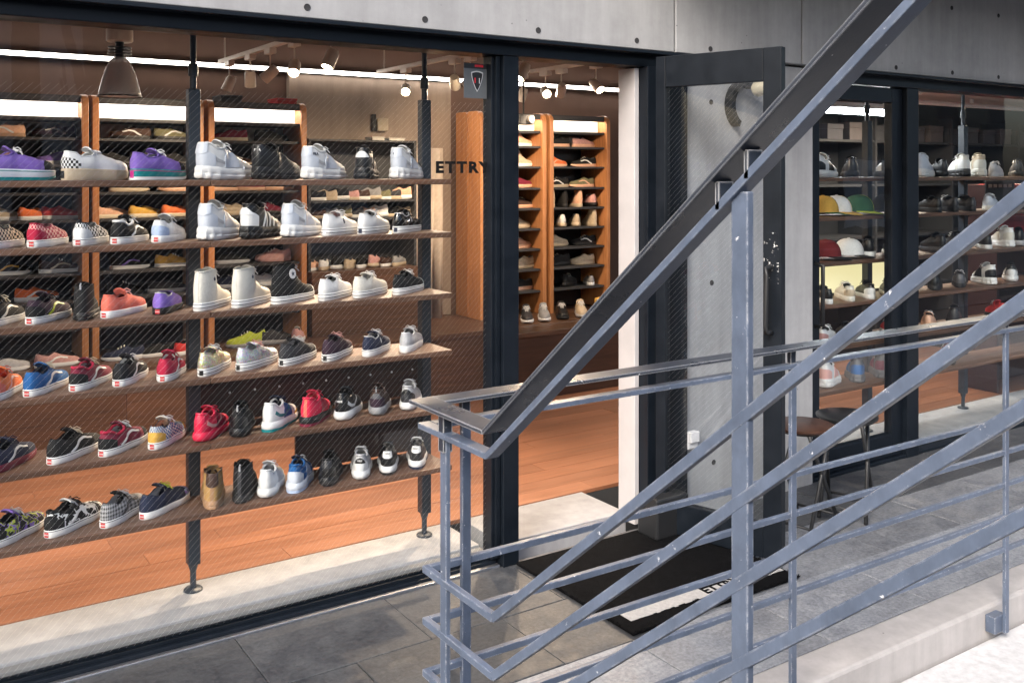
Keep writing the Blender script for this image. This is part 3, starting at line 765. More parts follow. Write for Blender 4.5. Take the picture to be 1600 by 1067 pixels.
# ------------------------------------------------------------------ window display: posts and boards
ROWZ = [1.672, 1.442, 1.178, .931, .684, .430]
YS0, YS1 = 3.63, 3.90
def display_post(x, label):
    p = thing('display_post', (x, 3.955-.085, .05), label, 'post', 'adjustable display posts')
    MB().box(-.0235, .0235, -.0235, .0235, .105, 1.98).obj('shaft', M_post, p, bevel=.004)
    MB().lathe([(.0, .104), (.02, .104), (.012, .075), (.012, .012), (0, .012)], 14, cap=False).obj('screw', M_post, p, smooth=40)
    MB().lathe([(0, 0), (.036, 0), (.036, .006), (.03, .011), (0, .0115)], 22, cap=False).obj('foot', M_post, p, smooth=40)
    MB().lathe([(.0, 1.981), (.013, 1.981), (.013, 2.03), (.019, 2.032), (.019, 2.08), (.012, 2.082), (.012, 2.66), (0, 2.66)], 14, cap=False).obj('top_screw', M_post, p, smooth=40)
    return p
for x, l in ((.03, 'black display post at the left end of the window shelves'), (1.056, 'black square display post between the two halves of the window shelves'), (2.092, 'black square display post at the doorway end of the window shelves'),
             (5.30, 'black display post just behind the side door glass'), (6.37, 'black display post in the middle of the right window')):
    display_post(x, l)
rown = ['top', 'second', 'third', 'fourth', 'fifth', 'bottom']
for z, rn in zip(ROWZ, rown):
    for a, b, lab in ((.0, 1.0555, 'left half of the window'), (1.0565, 2.10, 'window beside the doorway'), (4.42, 7.6, 'right hand window')):
        o = MB().box(a, b, YS0, YS1, z-.023, z).obj('display_shelf', M_walnut, bevel=.0035)
        tag(o, '%s walnut shelf board in the %s' % (rn, lab), 'shelf', 'walnut display shelves')

# ------------------------------------------------------------------ shoes: parametric surface
def lerp(a, b, t): return a+(b-a)*t
def interp(tab, s):
    if s <= tab[0][0]: return tab[0][1]
    for (a, va), (b, vb) in zip(tab, tab[1:]):
        if s <= b:
            t = (s-a)/(b-a); t = t*t*(3-2*t)
            return va+(vb-va)*t
    return tab[-1][1]
def sstep(a, b, x):
    t = max(0, min(1, (x-a)/(b-a))); return t*t*(3-2*t)
WID = [(0,.74),(.2,.78),(.42,.76),(.7,1.0),(.88,.93),(1,.8)]
STY = {
 'skate': dict(L=.285, W=.051, sole=[(0,.029),(1,.025)], H=[(0,.066),(.10,.064),(.24,.048),(.34,.054),(.42,.070),(.52,.059),(.64,.045),(.78,.036),(.9,.030)], thr=.62, open0=.36, open1=.46, kind='flat'),
 'slip': dict(L=.285, W=.051, sole=[(0,.029),(1,.025)], H=[(0,.066),(.10,.062),(.22,.046),(.34,.048),(.44,.062),(.54,.058),(.66,.046),(.78,.037),(.9,.030)], thr=.47, open0=.42, open1=.475, kind='flat'),
 'platform': dict(L=.285, W=.051, sole=[(0,.045),(1,.038)], H=[(0,.066),(.10,.062),(.22,.046),(.34,.050),(.44,.066),(.54,.064),(.66,.053),(.78,.043),(.9,.036)], thr=.58, open0=.38, open1=.47, kind='flat'),
 'canvas': dict(L=.285, W=.049, sole=[(0,.033),(1,.030)], H=[(0,.066),(.10,.064),(.24,.048),(.34,.053),(.42,.070),(.52,.062),(.66,.046),(.78,.036),(.9,.030)], thr=.64, open0=.36, open1=.46, kind='flat'),
 'high': dict(L=.285, W=.049, sole=[(0,.033),(1,.030)], H=[(0,.128),(.12,.130),(.25,.133),(.36,.134),(.43,.112),(.52,.078),(.66,.048),(.78,.036),(.9,.030)], thr=.62, open0=.40, open1=.44, kind='flat', ro=.88),
 'chunky': dict(L=.30, W=.056, sole=[(0,.058),(.5,.046),(1,.040)], H=[(0,.092),(.10,.095),(.24,.078),(.34,.082),(.42,.100),(.52,.078),(.66,.056),(.78,.045),(.9,.036)], thr=.62, open0=.36, open1=.46, kind='chunky', ro=.84),
 'runner': dict(L=.295, W=.052, sole=[(0,.042),(.3,.040),(.6,.032),(1,.030)], H=[(0,.082),(.10,.078),(.24,.056),(.34,.060),(.42,.082),(.52,.070),(.66,.052),(.78,.042),(.9,.034)], thr=.62, open0=.36, open1=.46, kind='runner'),
 'boot': dict(L=.29, W=.052, sole=[(0,.036),(1,.030)], H=[(0,.118),(.12,.120),(.25,.118),(.36,.122),(.44,.108),(.54,.084),(.66,.064),(.78,.054),(.9,.046)], thr=.62, open0=.40, open1=.45, kind='lug', ro=.98),
}
class Shoe:
    def __init__(s, key):
        s.key = key; s.ro = .74; s.__dict__.update(STY[key])
    def top(s, t): return interp(s.sole, t)
    def outline(s, p, off=0.0):
        a = 2*pi*p; c = cos(a); sn = sin(a)
        e = .88
        x = .5*s.L*(abs(c)**e)*(1 if c >= 0 else -1); t = x/s.L+.5
        y = (abs(sn)**.72)*(1 if sn >= 0 else -1)*s.W*interp(WID, t)
        y += .007*sin(pi*min(1, max(0, (t-.35)/.65)))
        if off:
            d = Vector((c/(.5*s.L)*.05, sn*.8/s.W*.05)); d.normalize()
            x += d.x*off; y += d.y*off
        return x, y, t
    def surf(s, p, q):
        x, y, t = s.outline(p)
        zs = s.top(t)
        thr = s.thr
        if t > thr: tt = thr+(t-thr)*(.87-thr)/(1-thr)
        else: tt = .03+t*(thr-.03)/thr
        cen = .007*sin(pi*min(1, max(0, (tt-.35)/.65)))
        r = lerp(s.ro, .20, sstep(s.open0, s.open1, tt)); r *= 1-sstep(thr-.03, thr+.03, tt)*.999
        xT = s.L*(tt-.5); yT = (y-.007*sin(pi*min(1, max(0, (t-.35)/.65))))*r+cen
        H = interp(s.H, tt)
        k = sstep(.38, .62, t)
        ff = 1-max(0, cos(q*pi/2))**.9; gf = max(0, sin(q*pi/2))**.82
        fa = q**1.8; ga = q
        f = lerp(fa, ff, k); g = lerp(ga, gf, k)
        bul = .004*sin(pi*q)*(1-k)
        n = Vector((x*.3, y)); n.normalize()
        return Vector((x+(xT-x)*f+n.x*bul, y+(yT-y)*f+n.y*bul, zs-.002+H*g))
    def nrm(s, p, q):
        e = .004; q0, q1 = max(0, q-.03), min(.995, q+.03)
        a = s.surf(p+e, q)-s.surf(p-e, q); b = s.surf(p, q1)-s.surf(p, q0)
        n = a.cross(b)
        if n.length < 1e-12: return Vector((0, 0, 1))
        return n.normalized()
    def p_of(s, t):      # lateral (camera) side is p in .5..1 for toe +x: y negative
        c = (2*t-1); c = (abs(c)**(1/.88))*(1 if c >= 0 else -1)
        return acos(max(-1, min(1, c)))/(2*pi)
    # --- pieces
    def upper(s, NP=56, NQ=9):
        mb = MB(); vs = []; uv = []
        for i in range(NP+1):
            for j in range(NQ+1):
                v = s.surf(i/NP, j/NQ); vs.append(v)
                uv.append((i/NP*.62, v.z))
        fs = [(i*(NQ+1)+j, (i+1)*(NQ+1)+j, (i+1)*(NQ+1)+j+1, i*(NQ+1)+j+1) for i in range(NP) for j in range(NQ)]
        return mb.add(vs, fs, uv)
    def patch(s, p0, p1, q0, q1, off=.0012, n=10, m=5):
        if s.kind == 'chunky': off *= 2.2
        """raised overlay; q0, q1 are numbers or functions of 0..1 along p"""
        fq0 = q0 if callable(q0) else (lambda a: q0); fq1 = q1 if callable(q1) else (lambda a: q1)
        vs = []; uv = []
        def pt(i, j, o):
            a = i/n; p = lerp(p0, p1, a); q = lerp(fq0(a), fq1(a), j/m)
            return s.surf(p, q)+s.nrm(p, q)*o
        for i in range(n+1):
            for j in range(m+1):
                v = pt(i, j, off); vs.append(v); uv.append((lerp(p0, p1, i/n)*.62, v.z))
        fs = [(i*(m+1)+j, (i+1)*(m+1)+j, (i+1)*(m+1)+j+1, i*(m+1)+j+1) for i in range(n) for j in range(m)]
        loop = [(i, 0) for i in range(n)]+[(n, j) for j in range(m)]+[(n-i, m) for i in range(n)]+[(0, m-j) for j in range(m)]
        b = len(vs)
        for i, j in loop: v = pt(i, j, -.001); vs.append(v); uv.append((lerp(p0, p1, i/n)*.62, v.z))
        L = len(loop)
        for k in range(L):
            i, j = loop[k]; i2, j2 = loop[(k+1) % L]
            fs.append((i*(m+1)+j, b+k, b+(k+1) % L, i2*(m+1)+j2))
        return MB().add(vs, fs, uv)
    def ribbon(s, path, wid, off=.0016, sub=6):
        P = []
        for a, b in zip(path, path[1:]):
            for k in range(sub): P.append((lerp(a[0], b[0], k/sub), lerp(a[1], b[1], k/sub)))
        P.append(path[-1])
        for _ in range(2): P = [P[0]]+[tuple((P[i-1][d]+2*P[i][d]+P[i+1][d])/4 for d in (0, 1)) for i in range(1, len(P)-1)]+[P[-1]]
        pts = [s.surf(*a) for a in P]; ns = [s.nrm(*a) for a in P]
        vs = []; fs = []; N = len(P)
        for i in range(N):
            t = (pts[min(i+1, N-1)]-pts[max(i-1, 0)]).normalized(); sd = ns[i].cross(t).normalized()
            w_ = wid*(1 if not callable(wid) else 1) if not callable(wid) else wid(i/(N-1))
            for dn, o in ((-1, -.001), (-1, off), (1, off), (1, -.001)):
                vs.append(pts[i]+sd*dn*w_*.5+ns[i]*o)
        for i in range(N-1):
            for k in range(3): fs.append((i*4+k, i*4+k+1, i*4+4+k+1, i*4+4+k))
        fs += [(0,1,2,3), ((N-1)*4+3, (N-1)*4+2, (N-1)*4+1, (N-1)*4)]
        return MB().add(vs, fs)
    def disc(s, p, q, r, off=.0022, pts=None, n=18):
        c = s.surf(p, q); nn = s.nrm(p, q)
        t = (s.surf(p+.004, q)-s.surf(p-.004, q)).normalized(); u = nn.cross(t).normalized()
        sh = pts or [(cos(2*pi*i/n), sin(2*pi*i/n)) for i in range(n)]
        k = len(sh)
        vs = [c+t*a*r+u*b*r+nn*off for a, b in sh]+[c+t*a*r+u*b*r-nn*.003 for a, b in sh]
        return MB().add(vs, [tuple(range(k))]+[(i, i+k, (i+1) % k+k, (i+1) % k) for i in range(k)])
    def collar(s, r=.0036, N=40):
        p0 = s.p_of(s.thr-.10); 
        pts = [s.surf(lerp(p0, 1-p0, i/N), .995) for i in range(N+1)]
        return MB().tube(pts, r, 7)
    def lining(s, N=36, M=4):
        mb = MB(); vs = []; fs = []
        p0 = s.p_of(s.thr-.04)
        for i in range(N+1):
            p = lerp(p0, 1-p0, i/N)
            for j in range(M+1):
                q = 1-.86*j/M; v = s.surf(p, q); n = s.nrm(p, min(q, .97)); o = .0035
                v = v-n*o; vs.append(v)
        fs = [(i*(M+1)+j, (i+1)*(M+1)+j, (i+1)*(M+1)+j+1, i*(M+1)+j+1) for i in range(N) for j in range(M)]
        mb.add(vs, fs)
        n = 30; b = []
        for i in range(n):
            x, y, t = s.outline(i/n, -.006); b.append((x, y, s.top(t)+.009))
        mb.add(b, [tuple(range(n))])
        return mb
    def tongue(s, lift=.014, w=.021, N=9, M=6):
        vs = []; fs = []
        for i in range(N+1):
            a = i/N; t = lerp(s.thr+.015, s.open0+.015-.03*a, a)
            h = interp(s.H, max(t, s.open1-.04))+s.top(t)+.002+lift*max(0, a-.45)/.55-.004*(1-a)
            ww = w*lerp(.7, 1.15, a)
            for j in range(M+1):
                c = -1+2*j/M
                vs.append((s.L*(t-.5)-(.004*(1-c*c))*a, .004+c*ww, h-.010*c*c))
        top = len(vs)
        vs2 = [(x-.003, y, z-.005) for x, y, z in vs]
        fs = [(i*(M+1)+j, (i+1)*(M+1)+j, (i+1)*(M+1)+j+1, i*(M+1)+j+1) for i in range(N) for j in range(M)]
        fs += [tuple(top+k for k in f[::-1]) for f in fs]
        e = [(i*(M+1), (i+1)*(M+1)) for i in range(N)]+[((i+1)*(M+1)+M, i*(M+1)+M) for i in range(N)]+[(N*(M+1)+j, N*(M+1)+j+1) for j in range(M)]
        fs += [(b, a, a+top, b+top) for a, b in e]
        return MB().add(vs+vs2, fs)
    def laces(s, n=5, r=.0024, w=.021):
        mb = MB()
        for i in range(n):
            t = lerp(s.open1+.015, s.thr-.005, i/(n-1)); h = interp(s.H, t)+s.top(t)
            x = s.L*(t-.5); ww = w*lerp(1.0, .6, i/(n-1))
            mb.tube([(x-.004+.008*(j/4), .004+ww*(-1+2*j/4), h+.0065-.007*((j-2)/2)**2) for j in range(5)], r, 6)
        return mb
    def bow(s, r=.002):
        mb = MB(); t = s.open1+.005; h = interp(s.H, t)+s.top(t)+.010; x = s.L*(t-.5)
        for sg in (-1, 1):
            mb.tube([(x, .004, h), (x+.008, .004+sg*.014, h+.006), (x+.016, .004+sg*.026, h-.003), (x+.006, .004+sg*.022, h-.008), (x, .004+sg*.004, h-.002)], r, 6)
            mb.tube([(x, .004, h), (x+.012, .004+sg*.020, h-.006), (x+.016, .004+sg*.034, h-.022)], r, 6)
        return mb
    def solemesh(s, NP=56):
        k = s.kind
        if k == 'flat': prof = [(.0, .0015), (.12, .0035), (.88, .0035), (1.0, .0015), (1.0, -.006)]
        elif k == 'chunky': prof = [(0, .001), (.10, .006), (.34, .009), (.44, .006), (.56, .0085), (.84, .008), (1.0, .003), (1.0, -.006)]
        elif k == 'runner': prof = [(0, .0), (.15, .005), (.5, .007), (.85, .0055), (1.0, .002), (1.0, -.006)]
        else: prof = [(0, .003), (.3, .0055), (.42, .003), (.5, .0055), (.9, .0045), (1.0, .002), (1.0, -.006)]
        M = len(prof); vs = []; fs = []
        for i in range(NP):
            p = i/NP
            for a, o in prof:
                t0 = s.outline(p)[2]
                o2 = o
                if k == 'chunky' and .05 < a < .95: o2 += .0045*cos(2*pi*p*15)*(1 if a < .5 else .4)
                if k == 'lug' and a < .4: o2 += .0015*(1 if int(p*44) % 2 else -1)
                if k == 'runner' and t0 < .3: o2 += .003*sin(pi*a)
                x, y, t = s.outline(p, o2)
                z = s.top(t0)*a
                lift = .012*max(0, (t0-.78)/.22)**2 + (.006*max(0, (.14-t0)/.14) if k in ('runner', 'chunky') else 0)
                z += lift*(1-a)
                vs.append((x, y, z))
        for i in range(NP):
            j = (i+1) % NP
            for m in range(M-1): fs.append((i*M+m, j*M+m, j*M+m+1, i*M+m+1))
        fs.append(tuple(i*M for i in range(NP))[::-1]); fs.append(tuple(i*M+M-1 for i in range(NP)))
        return MB().add(vs, fs)
    def band(s, a0, a1, off, NP=56, p0=0.0, p1=1.0):
        """thin band round the sole between height shares a0 and a1"""
        vs = []; fs = []; n = NP
        for i in range(n+1):
            p = lerp(p0, p1, i/n); t0 = s.outline(p)[2]; h = s.top(t0); l = .012*max(0, (t0-.78)/.22)**2
            for a, o in ((a0, off-.001), (a0, off), (a1, off), (a1, off-.001)):
                x, y, t = s.outline(p, o); vs.append((x, y, h*a+l*(1-a)))
        fs = [(i*4+k, (i+1)*4+k, (i+1)*4+k+1, i*4+k+1) for i in range(n) for k in range(3)]
        return MB().add(vs, fs)

STAR5 = [((1 if i % 2 == 0 else .4)*sin(i*pi/5), (1 if i % 2 == 0 else .4)*cos(i*pi/5)) for i in range(10)]
_mesh = {}
def smesh(key, name, fn, smooth=40):
    k = (key, name)
    if k not in _mesh: _mesh[k] = fn().mesh(key+'_'+name, smooth, merge=True)
    return _mesh[k]
SH = {k: Shoe(k) for k in STY}
def wave(sgn):
    f = (lambda t: SH['skate'].p_of(t)) if sgn > 0 else (lambda t: 1-SH['skate'].p_of(t))
    return [(f(.25), .05), (f(.33), .26), (f(.41), .44), (f(.50), .53), (f(.60), .50), (f(.71), .44)]
def txt(name, s, size):
    k = ('txt', s)
    if k not in _mesh:
        me = text_mesh(s, 1.0, .03, .012)
        xs = [v.co.x for v in me.vertices]; ys = [v.co.y for v in me.vertices]
        cx, cy_ = (max(xs)+min(xs))/2, (max(ys)+min(ys))/2; wd = max(xs)-min(xs)
        for v in me.vertices: v.co = Vector(((v.co.x-cx)/wd, (v.co.y-cy_)/wd, v.co.z))
        _mesh[k] = me
    return _mesh[k]
def place_text(o, pos, normal, up, width):
    z = normal.normalized(); y = (up-z*up.dot(z)).normalized(); x = y.cross(z)
    m = Matrix((x, y, z)).transposed().to_4x4(); m.translation = pos
    o.matrix_local = m @ Matrix.Scale(width, 4)

def build_shoe(x, y, z, yaw, style, c, label, scale=1.0, group='shoes on the window shelves', low=False, cat='shoe', flip=False):
    s = SH[style]
    root = thing('shoe', (x, y, z+.0006), label, cat, group, yaw)
    if scale != 1.0 or flip: root.scale = (scale, scale*(-1 if flip else 1), scale)
    q = 'low_' if low else ''
    def part(name, fn, m, key=None, smooth=40):
        if m is None: return None
        return link(name, smesh(q+style, (key or name), fn, smooth), m, root)
    if low:
        part('sole', lambda: s.solemesh(22), c['sole']); part('upper', lambda: s.upper(22, 5), c['up'])
        part('lining', lambda: s.lining(14, 2), c.get('lin', c['up']))
        if c.get('stripe'):
            part('side_stripe', lambda: MB_join(s.ribbon(wave(1), .012, .002, 2), s.ribbon(wave(-1), .012, .002, 2)), c['stripe'])
        if c.get('lace'): part('laces', lambda: s.laces(3, .004), c['lace'])
        if c.get('heel'): part('heel_counter', lambda: s.patch(.36, .64, .02, .6, .0015, 8, 2), c['heel'])
        return root
    part('sole', s.solemesh, c['sole'])
    part('upper', s.upper, c['up'])
    part('lining', s.lining, c.get('lin', c['up']))
    part('collar', lambda: s.collar(.0055 if style in ('skate', 'chunky', 'runner') else .0028), c.get('collar', c['up']))
    if c.get('fox'): 
        part('foxing_stripe', lambda: s.band(.80, .87, .0040), c['fox'])
    if c.get('fox2'): part('foxing_stripe', lambda: s.band(.36, .44, .0040), c['fox2'], 'foxing2')
    if c.get('bandcol'): part('sole_band', lambda: s.band(.02, .30, .0048 if s.kind == 'flat' else .0075), c['bandcol'])
    if style != 'slip' or c.get('tong'):
        part('tongue', lambda: s.tongue(.018 if style != 'canvas' else .008, .023), c.get('tong', c['up']))
    if c.get('lace'):
        n = {'high': 6, 'boot': 5}.get(style, 5)
        part('laces', lambda: s.laces(n), c['lace']); 
        if not c.get('nobow'): part('lace_bow', s.bow, c['lace'])
    if c.get('heel'): part('heel_counter', lambda: s.patch(.355, .645, .02, (lambda a: .55+.12*cos((a-.5)*pi)), .0014, 14, 4), c['heel'])
    if c.get('toe'): part('toe_cap', lambda: s.patch(-.15, .15, .02, (lambda a: .30+.68*cos((a-.5)*pi)**.7), .0010, 16, 6), c['toe'])
    if c.get('rubtoe'): part('toe_cap', lambda: s.patch(-.105, .105, .02, (lambda a: .12+.80*max(0, cos((a-.5)*pi))**.6), .0016, 16, 6), c['rubtoe'], 'rubtoe')
    if c.get('stripe'):
        wd = lambda a: .0105*(1-.55*abs(a-.35)**1.2)
        for i, sg in enumerate((1, -1)): part('side_stripe', lambda: s.ribbon(wave(sg), wd), c['stripe'], 'stripe%d' % i)
    if c.get('panel'):     # mid side overlay
        for i, sg in enumerate((1, -1)):
            f = (lambda t: s.p_of(t)) if sg > 0 else (lambda t: 1-s.p_of(t))
            part('side_panel', lambda: s.patch(f(.34), f(.62), (lambda a: .05), (lambda a: .55+.25*sin(a*pi)), .0014, 12, 4), c['panel'], 'panel%d' % i)
    if c.get('eye'):
        for i, sg in enumerate((1, -1)):
            f = (lambda t: s.p_of(t)) if sg > 0 else (lambda t: 1-s.p_of(t))
            part('eyestay', lambda: s.patch(f(s.open1-.02), f(s.thr+.02), (lambda a: .80-.05*a), (lambda a: .985), .0014, 8, 2), c['eye'], 'eye%d' % i)
    if c.get('mud'):       # low overlay round the forefoot
        part('mudguard', lambda: s.patch(-.19, .19, .02, (lambda a: .24+.12*cos((a-.5)*2*pi)), .0016, 20, 3), c['mud'])
    if c.get('swirl'):
        for i, sg in enumerate((1, -1)):
            f = (lambda t: s.p_of(t)) if sg > 0 else (lambda t: 1-s.p_of(t))
            part('side_swoop', lambda: s.ribbon([(f(.10), .52), (f(.26), .34), (f(.40), .22), (f(.54), .34), (f(.60), .62)], lambda a: .004+.012*(1-a)), c['swirl'], 'swirl%d' % i)
    if c.get('bars'):
        for i, sg in enumerate((1, -1)):
            f = (lambda t: s.p_of(t)) if sg > 0 else (lambda t: 1-s.p_of(t))
            for k in range(4):
                part('side_bar', lambda: s.ribbon([(f(.30+.10*k), .03), (f(.34+.10*k), .45), (f(.42+.08*k), .80)], .010, .0022, 4), c['bars'], 'bar%d%d' % (i, k))
    if c.get('ankle'):     # round ankle patch with a star
        p = 1-s.p_of(.27) ; 
        part('ankle_patch', lambda: s.disc(1-s.p_of(.29), .70, .021, .0026), c['ankle'])
        part('star', lambda: s.disc(1-s.p_of(.29), .70, .012, .0034, STAR5), c['star'])
    elif c.get('star'):
        k = 'starlow' if style != 'high' else 'starsmall'
        rr = .014 if style != 'high' else .009
        qq = .45 if style != 'high' else .70; tt = .42 if style != 'high' else .29
        part('star', lambda: s.disc(1-s.p_of(tt), qq, rr, .0020, STAR5), c['star'], k)
    if c.get('heelstrip'): part('heel_strip', lambda: s.patch(.485, .515, .03, .99, .0016, 3, 8), c['heelstrip'])
    if c.get('heeltab'):
        part('heel_tab', lambda: s.patch(.42, .58, (lambda a: .60-.08*sin(a*pi)), .985, .0028, 10, 4), c['heeltab'])
    if c.get('heelarc'):
        part('heel_arc', lambda: s.patch(.41, .59, (lambda a: .52), (lambda a: .54+.30*sin(a*pi)), .003, 10, 4), c['heelarc'])
    if c.get('pull'):
        part('pull_loop', lambda: MB().tube([tuple(s.surf(.5, .9)+Vector((-.001, 0, 0))), tuple(s.surf(.5, 1)+Vector((-.008, 0, .010))), tuple(s.surf(.5, 1)+Vector((.002, 0, .014)))], .004, 6), c['pull'])
    if c.get('tag'):
        lp = part('heel_label', lambda: s.band(.18, .78, .0050, 8, .482, .518), c['tag'])
        if c.get('tagtxt'):
            o = link('heel_lettering', txt('t', c['tagtxt'], 1), c.get('tagink', M_white), root)
            xx, yy, tt = s.outline(.5, .0054)
            place_text(o, Vector((xx, yy, s.top(0)*.48)), Vector((-1, 0, 0)), Vector((0, 0, 1)), .019)
    if c.get('mark'):
        for (word, p, qv, wd, mm) in c['mark']:
            o = link('mark', txt('t', word, 1), mm, root)
            n = s.nrm(p, qv)
            place_text(o, s.surf(p, qv)+n*.0040, n, Vector((0, 0, 1)), wd)
    return root
def MB_join(*ms):
    r = MB()
    for m in ms: r.add(m.v, m.f)
    return r

# ------------------------------------------------------------------ shoe materials
C = {'white': (.78,.78,.78), 'offwhite': (.72,.69,.62), 'cream': (.70,.60,.44), 'black': (.007,.007,.008), 'char': (.035,.035,.04), 'grey': (.26,.26,.27), 'lgrey': (.48,.48,.50),
     'navy': (.014,.020,.05), 'blue': (.012,.10,.30), 'lblue': (.42,.52,.72), 'teal': (.0,.20,.22), 'purple': (.22,.13,.50), 'magenta': (.50,.02,.22), 'red': (.55,.03,.03), 'coral': (.75,.16,.11),
     'orange': (.75,.17,.05), 'crimson': (.42,.012,.05), 'burg': (.17,.012,.035), 'pink': (.75,.40,.36), 'hot': (.70,.02,.07), 'yellow': (.66,.38,.07), 'lime': (.42,.50,.05), 'tan': (.46,.27,.10), 'gum': (.38,.22,.12),
     'brown': (.055,.028,.02), 'dkred': (.16,.01,.012), 'green': (.025,.10,.045), 'sand': (.52,.42,.30), 'peach': (.72,.42,.28), 'olive': (.16,.15,.08), 'ice': (.62,.66,.74), 'dkgrey': (.10,.10,.11), 'plum': (.035,.015,.03), 'rose': (.55,.30,.28)}
def F(n): return simple('suede_'+n, C[n], .85, 0, .14, 60, .35, 700, .0006)
def Le(n): return simple('leather_'+n, C[n], .42, 0, .06, 30, .18, 260, .0008)
def R(n): return simple('rubber_'+n, C[n], .55, 0, .05, 40, .1, 300)
def K(n): return simple('canvas_'+n, C[n], .9, 0, .10, 120, .4, 1100, .0005)
def P(n): return simple('patent_'+n, C[n], .12, 0, .05, 30, .04, 60, coat=.6)
def uvmat(name, fn, rough=.85):
    if name in _M: return _M[name]
    m, nt, b = newmat(name); t = node(nt, 'ShaderNodeTexCoord')
    nt.links.new(fn(nt, t.outputs['UV']), b.inputs['Base Color']); b.inputs['Roughness'].default_value = rough
    bump(nt, b, noise(nt, t.outputs['Object'], 800, 2), .3, .0005)
    _M[name] = m; return m
def checker(c1, c2, sc=95):
    def f(nt, uv):
        k = node(nt, 'ShaderNodeTexChecker'); k.inputs['Scale'].default_value = sc
        k.inputs['Color1'].default_value = rgba(C[c1]); k.inputs['Color2'].default_value = rgba(C[c2])
        nt.links.new(uv, k.inputs['Vector']); return k.outputs[0]
    return uvmat('checker_%s_%s_%d' % (c1, c2, sc), f)
def blotch(cols, sc=45, name='blotch'):
    def f(nt, uv):
        n = noise(nt, uv, sc, 2, .5, .4); st = [(i*.24/len(cols)+.38, C[c]) for i, c in enumerate(cols)]
        r = nt.nodes.new('ShaderNodeValToRGB'); r.color_ramp.interpolation = 'CONSTANT'; e = r.color_ramp.elements
        while len(e) < len(st): e.new(1)
        for i, (p, c) in enumerate(st): e[i].position = p if i else 0; e[i].color = rgba(c)
        nt.links.new(n, r.inputs[0]); return r.outputs[0]
    return uvmat(name+'_'+'_'.join(cols), f)
def plaid(c1, c2, sc=60):
    def f(nt, uv):
        a = node(nt, 'ShaderNodeTexWave'); a.inputs['Scale'].default_value = sc*.35; a.bands_direction = 'X'
        b = node(nt, 'ShaderNodeTexWave'); b.inputs['Scale'].default_value = sc*.35; b.bands_direction = 'Y'
        nt.links.new(uv, a.inputs['Vector']); nt.links.new(uv, b.inputs['Vector'])
        return mixrgb(nt, mixrgb(nt, .5, a.outputs['Color'], b.outputs['Color']), C[c1], C[c2])
    return uvmat('plaid_'+c1+c2, f)
def glitter(name, c1, c2, c3):
    if name in _M: return _M[name]
    m, nt, b = newmat(name); c = coord(nt)
    v = node(nt, 'ShaderNodeTexVoronoi'); v.inputs['Scale'].default_value = 260; nt.links.new(c, v.inputs['Vector'])
    big = noise(nt, c, 22, 3)
    a = ramp(nt, big, [(.32, c1), (.5, c2), (.68, c3)])
    a = mixrgb(nt, .55, a, v.outputs['Color'], 'OVERLAY')
    nt.links.new(a, b.inputs['Base Color']); b.inputs['Metallic'].default_value = .55; b.inputs['Roughness'].default_value = .35
    bump(nt, b, v.outputs['Distance'], .6, .002); _M[name] = m; return m
G_gold = glitter('glitter_gold', (.50,.42,.20), (.66,.62,.48), (.62,.42,.40)); G_silver = glitter('glitter_silver', (.42,.44,.55), (.66,.68,.72), (.55,.42,.45))
W, WK, LB = R('white'), R('black'), K('lgrey')
CHK = checker('white', 'black'); CHKC = checker('cream', 'black'); CHKR = checker('pink', 'crimson'); CHKB = checker('blue', 'offwhite', 130)

def skate(up, heel=None, stripe='white', toe=None, lin=None, lace='white', sole=None, tag=True, fox='black', collar=None):
    d = dict(sole=sole or W, up=up if not isinstance(up, str) else F(up), lin=lin or LB, fox=R(fox) if fox else None,
             heel=F(heel) if isinstance(heel, str) else heel, stripe=Le(stripe) if stripe else None, toe=F(toe) if isinstance(toe, str) else toe,
             lace=K(lace) if lace else None, collar=collar, tong=None)
    d['tong'] = d['up']; d['eye'] = d['heel'] if d['heel'] else d['up']
    if tag: d.update(tag=R('red'), tagtxt='VANS', tagink=M_white)
    return d
def slip(up, heel=None, lin=None, sole=None, tag=True, fox='black', **kw):
    d = dict(sole=sole or W, up=up if not isinstance(up, str) else K(up), heel=heel, lin=lin or LB, fox=R(fox) if fox else None)
    if tag: d.update(tag=R('red'), tagtxt='VANS', tagink=M_white)
    d.update(kw); return d
def canvas(up, star='navy', lin='offwhite', lace='white', rub=True, plat=True, tg=None, **kw):
    m = up if not isinstance(up, str) else K(up)
    d = dict(sole=W, up=m, lin=K(lin), fox=R('black'), fox2=R('black') if plat else None, lace=K(lace), rubtoe=W if rub else None, star=K(star) if star else None, tong=m, heelstrip=m)
    if tg: d.update(tag=R(tg))
    d.update(kw); return d
def chunky(base, acc, dark, **kw):  # white pairs: panel shading is put into the ice and grey overlays
    d = dict(sole=R(base), up=Le(base), lin=K('lgrey' if base != 'black' else 'black'), heel=Le(acc), mud=Le(acc), panel=Le(acc), eye=Le(acc), lace=K(base), tong=Le(base), heeltab=Le(acc), swirl=Le(dark))
    d.update(kw); return d

